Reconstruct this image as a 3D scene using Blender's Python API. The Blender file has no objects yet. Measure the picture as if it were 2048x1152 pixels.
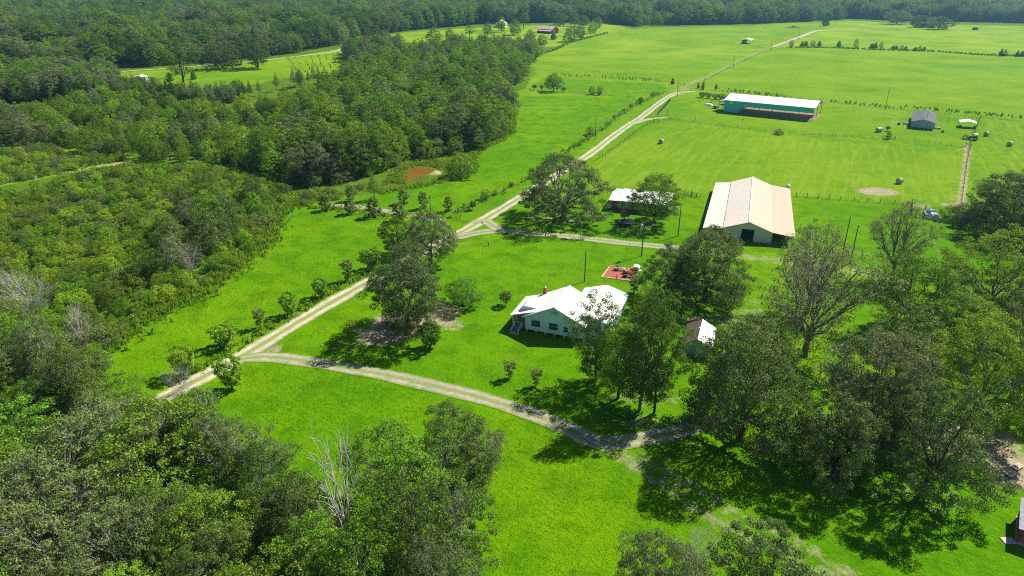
import bpy, math, random
import numpy as np
from mathutils import Vector
# ------------------------------------------------------------------ camera, light, exposure
SC = bpy.context.scene
COL = SC.collection
F = 1365.0; PITCH = math.radians(24.6); CAMH = 62.0
SP, CP = math.sin(PITCH), math.cos(PITCH)
cam = bpy.data.cameras.new('camera'); cam.sensor_width = 36.0; cam.lens = F / 2048 * 36
cam.clip_start = 0.5; cam.clip_end = 12000
cam_o = bpy.data.objects.new('camera', cam); COL.objects.link(cam_o)
cam_o.location = (0, 0, CAMH); cam_o.rotation_euler = (math.pi / 2 - PITCH, 0, 0)
SC.camera = cam_o
SUN_AZ = math.radians(36); SUN_EL = math.radians(47)      # azimuth measured from +X towards +Y
wd = bpy.data.worlds.new('World'); SC.world = wd; wd.use_nodes = True
wn = wd.node_tree.nodes; bg = wn['Background']
sky = wn.new('ShaderNodeTexSky'); sky.sky_type = 'NISHITA'; sky.sun_disc = False
sky.sun_elevation = SUN_EL; sky.sun_rotation = math.pi / 2 - SUN_AZ; sky.dust_density = 0.3; sky.ozone_density = 3.0
wd.node_tree.links.new(sky.outputs[0], bg.inputs[0]); bg.inputs[1].default_value = 0.058
sl = bpy.data.lights.new('sun', 'SUN'); sl.energy = 5.0; sl.angle = math.radians(0.5); sl.color = (1.0, 0.95, 0.86)
so = bpy.data.objects.new('sun', sl); COL.objects.link(so)
sd = Vector((math.cos(SUN_AZ) * math.cos(SUN_EL), math.sin(SUN_AZ) * math.cos(SUN_EL), math.sin(SUN_EL)))
so.rotation_euler = (-sd).to_track_quat('-Z', 'Y').to_euler(); so.location = sd * 300
vs = SC.view_settings; vs.view_transform = 'Standard'; vs.look = 'None'; vs.exposure = 0.62; vs.gamma = 1
cy = SC.cycles
cy.max_bounces = 5; cy.diffuse_bounces = 2; cy.glossy_bounces = 2; cy.transmission_bounces = 3; cy.volume_bounces = 1
cy.transparent_max_bounces = 4; cy.caustics_reflective = False; cy.caustics_refractive = False
cy.use_adaptive_sampling = True; cy.adaptive_threshold = 0.015; cy.filter_width = 1.1
cy.use_denoising = False
cy.sample_clamp_indirect = 4.0

# ------------------------------------------------------------------ helpers
R = random.Random(7)
NR = np.random.default_rng(11)
def W(px, py, z=0.0):                                  # photograph point at height z -> place on the land
    v = (py - 576) / F; zc = (CAMH - z) / (SP + v * CP)
    return ((px - 1024) / F * zc, (CP - v * SP) * zc)
def PX(x, y, z=0.0):
    zc = y * CP + (CAMH - z) * SP
    return 1024 + F * x / zc, 576 + F * (-y * SP + (CAMH - z) * CP) / zc
def DEP(x, y, z=0.0): return y * CP + (CAMH - z) * SP
def HGT(b, ty):
    x, y = W(*b); lo, hi = 0.05, 60
    for _ in range(40):
        m = (lo + hi) / 2
        if PX(x, y, m)[1] > ty: lo = m
        else: hi = m
    return lo
def tag(o, label=None, cat=None, group=None, kind=None):
    if label: o['label'] = label
    if cat: o['category'] = cat
    if group: o['group'] = group
    if kind: o['kind'] = kind
    return o
def thing(name, label, cat, loc=(0, 0, 0), rz=0.0, group=None):
    o = bpy.data.objects.new(name, None); COL.objects.link(o); o.empty_display_size = 0.3
    o.location = loc if len(loc) == 3 else (loc[0], loc[1], 0); o.rotation_euler = (0, 0, rz)
    return tag(o, label, cat, group)
class MB:
    def __init__(s): s.v = []; s.f = []
    def add(s, vs, fs):
        n = len(s.v); s.v += [tuple(p) for p in vs]; s.f += [tuple(i + n for i in f) for f in fs]; return s
    def box(s, x0, x1, y0, y1, z0, z1):
        return s.add([(x0, y0, z0), (x1, y0, z0), (x1, y1, z0), (x0, y1, z0), (x0, y0, z1), (x1, y0, z1), (x1, y1, z1), (x0, y1, z1)],
                     [(3, 2, 1, 0), (4, 5, 6, 7), (0, 1, 5, 4), (1, 2, 6, 5), (2, 3, 7, 6), (3, 0, 4, 7)])
    def slab(s, quad, t):                               # a sheet of thickness t below four corners
        q = list(quad); lo = [(p[0], p[1], p[2] - t) for p in q]; n = len(q)
        fs = [tuple(range(n)), tuple(range(2 * n - 1, n - 1, -1))]
        for i in range(n): j = (i + 1) % n; fs.append((i, n + i, n + j, j))
        return s.add(q + lo, fs)
    def prism(s, poly, axis, a, b):                     # 2D outline pushed along an axis: 'x' 'y' or 'z'
        n = len(poly)
        def P(p, t): return {'x': (t, p[0], p[1]), 'y': (p[0], t, p[1]), 'z': (p[0], p[1], t)}[axis]
        fs = [tuple(range(n)), tuple(range(2 * n - 1, n - 1, -1))]
        for i in range(n): j = (i + 1) % n; fs.append((i, n + i, n + j, j))
        return s.add([P(p, a) for p in poly] + [P(p, b) for p in poly], fs)
    def tube(s, p0, p1, r0, r1=None, n=6):
        r1 = r0 if r1 is None else r1
        p0 = Vector(p0); p1 = Vector(p1); d = (p1 - p0).normalized()
        a = d.orthogonal().normalized(); b = d.cross(a); vs = []
        for p, r in ((p0, r0), (p1, r1)):
            for i in range(n):
                t = 2 * math.pi * i / n; vs.append(p + a * (r * math.cos(t)) + b * (r * math.sin(t)))
        fs = [tuple(range(n - 1, -1, -1)), tuple(range(n, 2 * n))] + [(i, (i + 1) % n, n + (i + 1) % n, n + i) for i in range(n)]
        return s.add(vs, fs)
    def beam(s, p0, p1, w, h):
        p0 = Vector(p0); p1 = Vector(p1); d = (p1 - p0).normalized()
        u = d.cross(Vector((0, 0, 1)));
        u = Vector((1, 0, 0)) if u.length < 1e-4 else u.normalized()
        q = u.cross(d); vs = []
        for p in (p0, p1):
            for i, j in ((-1, -1), (1, -1), (1, 1), (-1, 1)): vs.append(p + u * (i * w / 2) + q * (j * h / 2))
        return s.add(vs, [(3, 2, 1, 0), (4, 5, 6, 7), (0, 1, 5, 4), (1, 2, 6, 5), (2, 3, 7, 6), (3, 0, 4, 7)])
    def lathe(s, prof, n=16, c=(0, 0)):
        vs = []; fs = []
        for r, z in prof:
            for i in range(n):
                t = 2 * math.pi * i / n; vs.append((c[0] + r * math.cos(t), c[1] + r * math.sin(t), z))
        for k in range(len(prof) - 1):
            for i in range(n): j = (i + 1) % n; fs.append((k * n + i, k * n + j, (k + 1) * n + j, (k + 1) * n + i))
        fs.append(tuple(range(n - 1, -1, -1))); m = (len(prof) - 1) * n; fs.append(tuple(m + i for i in range(n)))
        return s.add(vs, fs)
    def ball(s, c, rx, ry, rz, n=10, m=6):
        prof = []; vs = []; fs = []
        for k in range(m + 1):
            a = -math.pi / 2 + math.pi * k / m
            for i in range(n):
                t = 2 * math.pi * i / n
                vs.append((c[0] + rx * math.cos(a) * math.cos(t), c[1] + ry * math.cos(a) * math.sin(t), c[2] + rz * math.sin(a)))
        for k in range(m):
            for i in range(n): j = (i + 1) % n; fs.append((k * n + i, k * n + j, (k + 1) * n + j, (k + 1) * n + i))
        return s.add(vs, fs)
    def mesh(s, name, m):
        me = bpy.data.meshes.new(name); me.from_pydata(s.v, [], s.f); me.validate(); me.update()
        if m: me.materials.append(m)
        return me
    def build(s, name, m, parent=None, **kw):
        o = bpy.data.objects.new(name, s.mesh(name, m)); COL.objects.link(o)
        if parent: o.parent = parent
        return tag(o, **kw)
def fastmesh(name, V, Q, mats, midx=None, smooth=False):
    me = bpy.data.meshes.new(name); nv, nq = len(V), len(Q)
    me.vertices.add(nv); me.vertices.foreach_set('co', np.asarray(V, np.float32).ravel())
    me.loops.add(nq * 4); me.loops.foreach_set('vertex_index', np.asarray(Q, np.int32).ravel())
    me.polygons.add(nq); me.polygons.foreach_set('loop_start', np.arange(0, nq * 4, 4, dtype=np.int32))
    for m in mats: me.materials.append(m)
    if midx is not None: me.polygons.foreach_set('material_index', np.asarray(midx, np.int32))
    if smooth: me.polygons.foreach_set('use_smooth', np.ones(nq, bool))
    me.update(calc_edges=True); return me
def put(name, me, parent=None, loc=None, **kw):
    o = bpy.data.objects.new(name, me); COL.objects.link(o)
    if parent: o.parent = parent
    if loc: o.location = loc
    return tag(o, **kw)
def inside(poly, x, y):
    x = np.asarray(x); y = np.asarray(y); r = np.zeros(x.shape, bool); n = len(poly); j = n - 1
    for i in range(n):
        xi, yi = poly[i]; xj, yj = poly[j]
        c = ((yi > y) != (yj > y)) & (x < (xj - xi) * (y - yi) / ((yj - yi) or 1e-9) + xi); r ^= c; j = i
    return r
def wpoly(pts): return [W(*p) for p in pts]

# ------------------------------------------------------------------ materials
class NT:
    def __init__(s, name):
        s.m = bpy.data.materials.new(name); s.m.use_nodes = True; s.t = s.m.node_tree; s.t.nodes.clear()
        s.out = s.n('ShaderNodeOutputMaterial')
    def n(s, ty, **kw):
        o = s.t.nodes.new(ty)
        for k, v in kw.items(): setattr(o, k, v)
        return o
    def l(s, a, b): s.t.links.new(a, b)
    def put(s, node, i, v):
        if hasattr(v, 'is_output'): s.l(v, node.inputs[i])
        elif isinstance(v, tuple) and len(v) == 3 and node.inputs[i].type == 'RGBA': node.inputs[i].default_value = (*v, 1)
        else: node.inputs[i].default_value = v
    def noise(s, vec, scale, detail=3, rough=0.55, out='Fac'):
        o = s.n('ShaderNodeTexNoise'); s.l(vec, o.inputs['Vector']); o.inputs['Scale'].default_value = scale
        o.inputs['Detail'].default_value = detail; o.inputs['Roughness'].default_value = rough; return o.outputs[out]
    def math(s, op, a, b=0.0, c=0.0, clamp=False):
        o = s.n('ShaderNodeMath', operation=op, use_clamp=clamp)
        for i, v in enumerate((a, b, c)): s.put(o, i, v)
        return o.outputs[0]
    def rng(s, v, a, b, c=0.0, d=1.0):
        o = s.n('ShaderNodeMapRange'); s.put(o, 0, v)
        for i, k in enumerate((a, b, c, d)): s.put(o, i + 1, k)
        return o.outputs[0]
    def mix(s, f, a, b):
        o = s.n('ShaderNodeMix', data_type='RGBA'); s.put(o, 0, f); s.put(o, 6, a); s.put(o, 7, b); return o.outputs[2]
    def bump(s, h, strength, dist):
        o = s.n('ShaderNodeBump'); o.inputs['Strength'].default_value = strength; o.inputs['Distance'].default_value = dist
        s.l(h, o.inputs['Height']); return o.outputs[0]
    def bsdf(s, col, rough=0.8, normal=None, metal=0.0, spec=0.3):
        o = s.n('ShaderNodeBsdfPrincipled'); s.put(o, 'Base Color', col); s.put(o, 'Roughness', rough)
        o.inputs['Metallic'].default_value = metal; o.inputs['Specular IOR Level'].default_value = spec
        if normal is not None: s.l(normal, o.inputs['Normal'])
        s.l(o.outputs[0], s.out.inputs[0]); return o
    def obj(s): return s.n('ShaderNodeTexCoord').outputs['Object']
_mc = {}
def plain(name, col, rough=0.7, var=0.18, scale=3.0, metal=0.0, spec=0.3, streak=None):
    if name in _mc: return _mc[name]
    t = NT(name); co = t.obj(); v = co
    if streak:
        mp = t.n('ShaderNodeMapping'); t.l(co, mp.inputs[0]); mp.inputs['Scale'].default_value = streak; v = mp.outputs[0]
    f = t.noise(v, scale, 4, 0.6)
    dk = tuple(c * (1 - var * 1.6) for c in col); lt = tuple(min(1, c * (1 + var * 0.7)) for c in col)
    t.bsdf(t.mix(t.rng(f, 0.3, 0.7), dk, lt), rough, None, metal, spec); _mc[name] = t.m; return t.m

def leaf_mat(name, cols, hue=0.02, val=0.35, trans=0.3):
    t = NT(name); g = t.n('ShaderNodeNewGeometry'); oi = t.n('ShaderNodeObjectInfo')
    r = t.n('ShaderNodeValToRGB'); t.l(g.outputs['Random Per Island'], r.inputs[0])
    els = r.color_ramp.elements
    while len(els) < len(cols): els.new(0.5)
    for i, c in enumerate(cols): els[i].position = i / (len(cols) - 1); els[i].color = (*c, 1)
    h = t.n('ShaderNodeHueSaturation'); t.l(r.outputs[0], h.inputs['Color'])
    t.l(t.rng(oi.outputs['Random'], 0, 1, 0.5 - hue, 0.5 + hue * .25), h.inputs['Hue'])
    w = t.n('ShaderNodeTexWhiteNoise', noise_dimensions='1D'); t.l(oi.outputs['Random'], w.inputs['W'])
    t.l(t.rng(w.outputs[0], 0, 1, 1 - val, 1 + val), h.inputs['Value'])
    d = t.n('ShaderNodeBsdfDiffuse'); t.l(h.outputs[0], d.inputs[0])
    tr = t.n('ShaderNodeBsdfTranslucent'); t.l(t.mix(.4, h.outputs[0], tuple(min(1, c * k) for c, k in zip(cols[-1], (1.5, 1.5, .8)))), tr.inputs[0])
    m1 = t.n('ShaderNodeMixShader'); m1.inputs[0].default_value = trans; t.l(d.outputs[0], m1.inputs[1]); t.l(tr.outputs[0], m1.inputs[2])
    gl = t.n('ShaderNodeBsdfGlossy'); gl.inputs['Roughness'].default_value = 0.45; gl.inputs['Color'].default_value = (0.9, 0.95, 1, 1)
    m2 = t.n('ShaderNodeMixShader'); m2.inputs[0].default_value = 0.014; t.l(m1.outputs[0], m2.inputs[1]); t.l(gl.outputs[0], m2.inputs[2])
    t.l(m2.outputs[0], t.out.inputs[0]); return t.m
def grass_color(t, co, dry=None, stripe=None):
    big = t.noise(co, 0.022, 4, 0.6); mid = t.noise(co, 0.16, 4, 0.62); fine = t.noise(co, 1.3, 4, 0.7); tiny = t.noise(co, 5.0, 2, 0.7)
    m0 = t.n('ShaderNodeMapping'); t.l(co, m0.inputs[0]); m0.inputs['Rotation'].default_value = (0, 0, math.radians(-64))
    mp = t.n('ShaderNodeMapping'); t.l(m0.outputs[0], mp.inputs[0]); mp.inputs['Scale'].default_value = (0.07, 1.0, 1.0)
    lines = t.noise(mp.outputs[0], 0.55, 3, 0.6)
    c = t.mix(t.rng(big, 0.38, 0.62), (0.080, 0.238, 0.0015), (0.152, 0.305, 0.002))
    c = t.mix(t.rng(mid, 0.46, 0.62, 0, 0.7), c, (0.050, 0.165, 0.001))
    half = t.noise(co, 0.5, 4, 0.65); c = t.mix(t.rng(half, 0.5, 0.66, 0, 0.3), c, (0.16, 0.31, 0.004)); c = t.mix(t.rng(half, 0.46, 0.34, 0, 0.35), c, (0.045, 0.165, 0.002))
    c = t.mix(t.rng(fine, 0.48, 0.66, 0, 0.42), c, (0.155, 0.32, 0.003))
    c = t.mix(t.rng(tiny, 0.48, 0.68, 0, 0.32), c, (0.03, 0.115, 0.001))
    if stripe is not None:
        k = t.math('MULTIPLY', t.math('MULTIPLY', stripe, t.rng(t.noise(co, .05, 4, .6), .35, .65, .5, 1)), t.rng(lines, 0.47, 0.68, 0, 0.85)); c = t.mix(k, c, (0.26, 0.34, 0.035))
    if dry is not None:
        dm = t.math('MULTIPLY', dry, t.rng(t.noise(co, 0.02, 6, 0.68), 0.38, 0.6, 0.2, 1.0)); c = t.mix(dm, c, (0.25, 0.355, 0.018))
    return c, fine, tiny, mid
def soil_color(t, co):
    a = t.noise(co, 0.5, 5, 0.65); b = t.noise(co, 4.0, 3, 0.6)
    c = t.mix(t.rng(a, 0.3, 0.7), (0.34, 0.25, 0.16), (0.56, 0.45, 0.33)); return t.mix(t.rng(b, 0.4, 0.75, 0, 0.5), c, (0.27, 0.2, 0.13))
def under_color(t, co):
    a = t.noise(co, 0.12, 5, 0.65); b = t.noise(co, 1.1, 4, 0.65); d = t.noise(co, 0.6, 3, 0.6)
    c = t.mix(t.rng(a, 0.35, 0.65), (0.07, 0.15, 0.008), (0.13, 0.23, 0.012)); c = t.mix(t.rng(b, 0.45, 0.7, 0, 0.7), c, (0.04, 0.085, 0.008))
    return t.mix(t.rng(d, 0.55, 0.8, 0, 0.55), c, (0.17, 0.14, 0.06))
def ground_mat():
    t = NT('ground_cover'); co = t.obj(); at = t.n('ShaderNodeAttribute', attribute_name='zone')
    sp = t.n('ShaderNodeSeparateColor'); t.l(at.outputs['Color'], sp.inputs[0])
    gz, soil, dry, stripe = sp.outputs[0], sp.outputs[1], sp.outputs[2], at.outputs['Alpha']
    g, fine, tiny, mid = grass_color(t, co, dry, stripe)
    e = t.math('ADD', gz, t.math('MULTIPLY', t.math('SUBTRACT', t.noise(co, 0.55, 5, 0.75), 0.5), 1.5))
    c = t.mix(t.rng(e, 0.36, 0.64), under_color(t, co), g)
    s = t.math('ADD', soil, t.math('MULTIPLY', t.math('SUBTRACT', t.noise(co, 0.6, 5, 0.72), 0.5), 1.5))
    c = t.mix(t.math('MULTIPLY', t.rng(s, 0.45, 0.95, 0, 0.9), t.rng(soil, 0.0, 0.08)), c, soil_color(t, co))
    h = t.math('ADD', fine, t.math('MULTIPLY', tiny, 0.5)); h = t.math('ADD', h, t.math('MULTIPLY', mid, 0.8))
    t.bsdf(c, 0.95, t.bump(h, 0.8, 0.45), spec=0.02); return t.m
def road_mat(name, sand_a, sand_b, median=0.85, rag=0.5):
    t = NT(name); co = t.obj(); uv = t.n('ShaderNodeUVMap'); sp = t.n('ShaderNodeSeparateXYZ'); t.l(uv.outputs[0], sp.inputs[0])
    u = t.math('ABSOLUTE', t.math('SUBTRACT', t.math('MULTIPLY', sp.outputs[0], 2.0), 1.0))
    g, fine, tiny, mid = grass_color(t, co)
    n1 = t.math('MULTIPLY', t.math('SUBTRACT', t.noise(co, 0.7, 5, 0.7), 0.5), rag); n2 = t.math('MULTIPLY', t.math('SUBTRACT', t.noise(co, 0.35, 4, 0.7), 0.5), rag * 2.0)
    edge = t.rng(t.math('ADD', u, n1), 0.58, 0.90, 1, 0)
    med = t.math('MULTIPLY', t.rng(t.math('ADD', u, t.math('MULTIPLY', n1, .6)), 0.20, 0.36, 1, 0), t.rng(t.math('ADD', n2, median), 0.35, 0.75))
    a = t.noise(co, 0.4, 5, 0.7); b = t.noise(co, 3.5, 3, 0.65)
    sd_ = t.mix(t.rng(a, 0.32, 0.68), sand_a, sand_b); sd_ = t.mix(t.rng(b, 0.5, 0.8, 0, 0.4), sd_, tuple(c * 0.55 for c in sand_a))
    verge = t.mix(t.rng(t.noise(co, 1.2, 3, 0.6), 0.3, 0.7), g, (0.26, 0.30, 0.06))
    c = t.mix(t.rng(u, 0.75, 1.0), verge, g); c = t.mix(edge, c, sd_); c = t.mix(t.math('MULTIPLY', med, 0.9), c, t.mix(0.3, verge, (0.30, 0.27, 0.10)))
    t.bsdf(c, 0.95, t.bump(t.math('ADD', fine, tiny), 0.4, 0.15), spec=0.1); return t.m
HAZE = 0.00011
# ------------------------------------------------------------------ the land
FIELD_MAIN = wpoly([(170, 820), (205, 745), (228, 692), (310, 632), (400, 592), (480, 535), (530, 490), (556, 440), (570, 425), (600, 412), (640, 403), (700, 392), (760, 385),
    (790, 378), (900, 360), (945, 345), (940, 318), (1000, 285), (1030, 262), (1027, 240), (1000, 190), (1050, 178), (1060, 160), (1078, 140), (1040, 122),
    (1100, 105), (1135, 88), (1215, 66), (1290, 56), (1400, 53), (1500, 51), (1560, 47), (1700, 41), (1800, 47), (2048, 52), (2500, 55), (3600, 400),
    (3200, 1500), (300, 1500), (100, 900)])
FIELDS = [FIELD_MAIN,
    wpoly([(200, 150), (420, 131), (600, 111), (690, 96), (737, 98), (740, 130), (700, 152), (600, 150), (470, 176), (400, 188), (330, 180), (270, 170)]),
    wpoly([(-140, 290), (60, 284), (140, 298), (290, 318), (250, 330), (120, 350), (0, 374), (-140, 390)]),
    wpoly([(740, 82), (800, 66), (900, 58), (1000, 53), (1216, 47), (1260, 57), (1215, 68), (1135, 90), (1060, 97), (900, 88)])]
HAY = wpoly([(1195, 318), (1330, 240), (1500, 262), (1700, 285), (1948, 298), (1926, 408), (1600, 392), (1440, 385), (1170, 388)])
HAY2 = wpoly([(1975, 235), (2300, 260), (2300, 420), (1940, 405)])
def seg_dist(x, y, pts):
    d = np.full(x.shape, 1e9)
    for (ax, ay), (bx, by) in zip(pts[:-1], pts[1:]):
        vx, vy = bx - ax, by - ay; t = np.clip(((x - ax) * vx + (y - ay) * vy) / (vx * vx + vy * vy + 1e-9), 0, 1)
        d = np.minimum(d, np.hypot(x - ax - t * vx, y - ay - t * vy))
    return d
SOIL_BLOBS = [(765, 672, 55, 20, 1.0), (712, 655, 30, 14, .5), (905, 650, 30, 14, .7), (800, 648, 65, 30, 1.0), (880, 628, 45, 26, .85), (700, 690, 40, 18, .45), (870, 600, 30, 14, .35), (1755, 383, 44, 9, 1.0), (1540, 690, 40, 50, .5),
    (1480, 640, 60, 30, .55), (1930, 880, 120, 45, .85), (2010, 930, 70, 55, 1.0), (1700, 850, 90, 40, .55), (1840, 1000, 120, 40, .45), (1290, 795, 90, 26, .5),
    (1300, 845, 80, 16, .5), (545, 700, 22, 14, .75), (1910, 410, 34, 6, .8), (1840, 412, 30, 6, .7), (1935, 300, 8, 6, .7), (62, 211, 24, 7, 1.0), (870, 345, 18, 6, .8),
    (1385, 640, 40, 10, .8), (1540, 255, 110, 22, 0.0), (1080, 432, 60, 14, .5), (1560, 735, 40, 14, .5), (60, 1000, 60, 40, .5), (380, 1040, 30, 20, .6), (560, 1060, 30, 14, .6),
    (300, 870, 70, 40, .7), (1400, 560, 70, 12, .3), (930, 487, 26, 4, .5), (1910, 395, 28, 9, .5), (1430, 1060, 20, 8, .45), (1120, 500, 50, 12, .12)]
SOIL_LINES = [([(1640, 206), (1700, 212), (1760, 222), (1795, 238), (1780, 254)], 1.5, .5), ([(1370, 237), (1430, 244), (1520, 246), (1640, 240)], 1.2, .42), ([(1790, 250), (1840, 262), (1900, 272), (1935, 290)], 1.0, .45), ([(1560, 180), (1700, 160), (1850, 150), (2040, 160)], 1.6, .40), ([(1420, 330), (1500, 300), (1600, 290)], .9, .40), ([(1690, 345), (1735, 352)], 1.0, .5), ([(1100, 110), (1250, 100), (1400, 96), (1480, 90)], 2.5, .42), ([(1650, 80), (1800, 74), (1960, 84)], 3.0, .42), ([(1750, 430), (1800, 445), (1850, 470), (1900, 520)], 1.2, .45), ([(1937, 290), (1932, 330), (1927, 370), (1922, 408)], .9, .85), ([(1352, 186), (1380, 170), (1420, 151), (1480, 121), (1556, 91)], 2.6, .62),
    ([(1345, 495), (1420, 503), (1500, 515), (1560, 521), (1640, 530), (1720, 545), (1790, 560)], 1.8, .62),
    ([(1200, 888), (1260, 930), (1310, 962), (1380, 1008), (1450, 1052), (1560, 1105), (1680, 1170)], .8, .66),
    ([(1230, 885), (1285, 915), (1340, 945), (1410, 985), (1480, 1030), (1590, 1080), (1710, 1150)], .8, .60),
    ([(-60, 380), (0, 366), (60, 355), (130, 340), (200, 330), (250, 326)], 2.2, .75), ([(1380, 183), (1400, 183.5), (1440, 186)], 1.6, .6),
    ([(1500, 600), (1530, 640), (1550, 690), (1545, 740)], 1.6, .5), ([(1330, 234), (1345, 234), (1370, 237)], 1.6, .4), ([(600, 380), (640, 400), (700, 412)], 1.2, .4)]
DRY = [([(1000, 190), (1270, 196), (1180, 290), (1060, 370), (940, 430), (870, 440), (760, 420), (700, 392), (900, 360), (945, 345), (940, 318), (1030, 262)], 0.0),
    ([(1052, 178), (1090, 155), (1320, 168), (1340, 178), (1270, 195)], .05), ([(1100, 150), (1330, 165), (1380, 170), (1480, 118), (1180, 118)], .5), ([(1040, 122), (1180, 118), (1480, 118), (1545, 96), (1530, 95), (1190, 70), (1100, 105)], .85),
    ([(1190, 70), (1530, 95), (1640, 60), (1700, 41), (1290, 56)], .6), ([(1400, 176), (1560, 93), (2300, 118), (2300, 262), (1960, 232)], .62), ([(1560, 93), (1640, 60), (1700, 41), (2500, 55), (2500, 120)], 1.0),
    ([(1340, 238), (1400, 184), (1960, 236), (1940, 295)], .4), ([(1195, 318), (1330, 240), (1500, 262), (1700, 285), (1948, 298), (1926, 408), (1600, 392), (1440, 385), (1170, 388)], .45), ([(1590, 400), (1830, 418), (1840, 470), (1690, 500), (1610, 470)], 0.0)]
def land_grid(name, x0, x1, y0, y1, st, z):
    xs = np.arange(x0, x1 + st * .5, st); ys = np.arange(y0, y1 + st * .5, st); X, Y = np.meshgrid(xs, ys)
    nx, ny = len(xs), len(ys); V = np.stack([X.ravel(), Y.ravel(), np.full(X.size, z)], 1)
    i = (np.arange(ny - 1)[:, None] * nx + np.arange(nx - 1)[None]).ravel(); Q = np.stack([i, i + 1, i + nx + 1, i + nx], 1)
    x, y = X, Y; g = np.zeros(X.shape)
    for p in FIELDS: g = np.maximum(g, inside(p, x, y))
    for _ in range(4):
        h = np.pad(g, 1, mode='edge'); g = (h[:-2, 1:-1] + h[2:, 1:-1] + h[1:-1, :-2] + h[1:-1, 2:] + 2 * g) / 6
    s = np.zeros(X.shape)
    for px, py, rx, ry, k in SOIL_BLOBS:
        cx, cyy = W(px, py); ax = rx * DEP(cx, cyy) / F; ay = abs(W(px, py - ry)[1] - W(px, py + ry)[1]) / 2
        d = ((x - cx) / ax) ** 2 + ((y - cyy) / ay) ** 2; s = np.maximum(s, k * np.clip(1.5 - d, 0, 1))
    for pts, w, k in SOIL_LINES: s = np.maximum(s, k * np.clip(2.0 - seg_dist(x, y, wpoly(pts)) / w, 0, 1))
    dry = np.clip((y - 170) / 240, 0, 1) * .5 + np.clip((y - 420) / 350, 0, 1) * .48
    for pts, k in DRY: dry = np.where(inside(wpoly(pts), x, y), k, dry)
    for _ in range(2):
        hp = np.pad(dry, 1, mode='edge'); dry = (hp[:-2, 1:-1] + hp[2:, 1:-1] + hp[1:-1, :-2] + hp[1:-1, 2:] + 2 * dry) / 6
    dry = np.where(inside(FIELDS[2], x, y), .9, dry)
    st_ = np.maximum(inside(HAY, x, y) * .75, inside(HAY2, x, y) * .9)
    zone = np.stack([g, s, dry, st_], -1).reshape(-1, 4).astype(np.float32)
    me = fastmesh(name, V, Q, [M_GROUND]); a = me.color_attributes.new('zone', 'FLOAT_COLOR', 'POINT'); a.data.foreach_set('color', zone.ravel())
    return put(name, me, kind='structure')
M_GROUND = ground_mat()
MB().add([(-7000, -500, -.12), (7000, -500, -.12), (7000, 9000, -.12), (-7000, 9000, -.12)], [(0, 1, 2, 3)]).build('ground', M_GROUND, kind='structure')
land_grid('lawn', -230, 270, 20, 470, 1.25, 0.0)
land_grid('field', 270, 520, 60, 470, 2.5, 0.0)
land_grid('field', -760, 1100, 470, 1200, 6.0, 0.0)
def smooth_path(pts, step):
    P = [Vector((*p, 0)) for p in pts]; P = [P[0] * 2 - P[1]] + P + [P[-1] * 2 - P[-2]]; out = []
    for i in range(1, len(P) - 2):
        a, b, c, d = P[i - 1:i + 3]; n = max(2, int((c - b).length / step))
        for k in range(n):
            t = k / n; out.append(0.5 * ((2 * b) + (c - a) * t + (2 * a - 5 * b + 4 * c - d) * t * t + (3 * b - a - 3 * c + d) * t ** 3))
    out.append(P[-2]); return out
def road(name, px, width, m, z, label=None, step=1.4):
    path = smooth_path(wpoly(px), step); n = len(path); V = []; Q = []; U = []; L = 0
    for i, p in enumerate(path):
        d = (path[min(i + 1, n - 1)] - path[max(i - 1, 0)]).normalized(); nr = Vector((-d.y, d.x, 0))
        if i: L += (p - path[i - 1]).length
        w = width / 2 * (1 + .06 * math.sin(L * .21) + .05 * math.sin(L * .57 + 1))
        if name != 'main_road': w *= min(1, .35 + .65 * min(i, n - 1 - i) / 3 + .0) if n > 8 else 1
        for k in range(5): q = p + nr * w * (k / 2 - 1); V.append((q.x, q.y, z)); U.append((k / 4, L / width))
        if i:
            for k in range(4): a = (i - 1) * 5 + k; Q.append((a, a + 1, a + 6, a + 5))
    me = fastmesh(name, V, Q, [m]); uv = me.uv_layers.new(name='UVMap')
    li = np.asarray(Q).ravel(); uv.data.foreach_set('uv', np.asarray(U, np.float32)[li].ravel())
    return put(name, me, kind='structure', label=label)
M_SAND = road_mat('sandy_track', (0.40, 0.34, 0.27), (0.62, 0.55, 0.47), 1.0, .6); M_SAND2 = road_mat('gravel_drive', (0.27, 0.245, 0.22), (0.46, 0.41, 0.35), .85, .8)
M_PALE = road_mat('far_sand', (0.40, 0.32, 0.22), (0.52, 0.44, 0.32), .1, .3); M_GREY = road_mat('grey_path', (0.26, 0.24, 0.21), (0.36, 0.33, 0.30), .2, .6)
road('main_road', [(60, 1010), (130, 945), (200, 885), (330, 795), (480, 715), (620, 630), (740, 562), (830, 514), (900, 475), (940, 455), (1000, 420), (1060, 383), (1120, 346), (1180, 308),
    (1240, 262), (1280, 236), (1310, 213), (1335, 195), (1352, 187), (1372, 184), (1392, 183.6)], 4.5, M_SAND, .030)
road('driveway', [(462, 724), (500, 716), (555, 715), (640, 727), (760, 748), (880, 775), (960, 795), (1040, 820), (1090, 838), (1140, 860), (1200, 888), (1225, 905)], 3.7, M_SAND2, .042)
road('driveway', [(1165, 868), (1200, 884), (1240, 885), (1290, 876), (1340, 868), (1400, 852), (1460, 832)], 3.6, M_SAND2, .054)
road('lane', [(900, 480), (935, 470), (975, 463), (1010, 462), (1060, 467), (1120, 471), (1180, 478), (1240, 485), (1300, 491), (1345, 495), (1380, 498)], 4.0, M_SAND2, .044)
road('lane', [(948, 447), (966, 441), (980, 447), (1000, 460), (1015, 463)], 4.0, M_SAND2, .056)
road('path', [(1255, 251), (1285, 241), (1310, 237), (1335, 234.5)], 3.6, M_SAND, .058)
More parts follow.
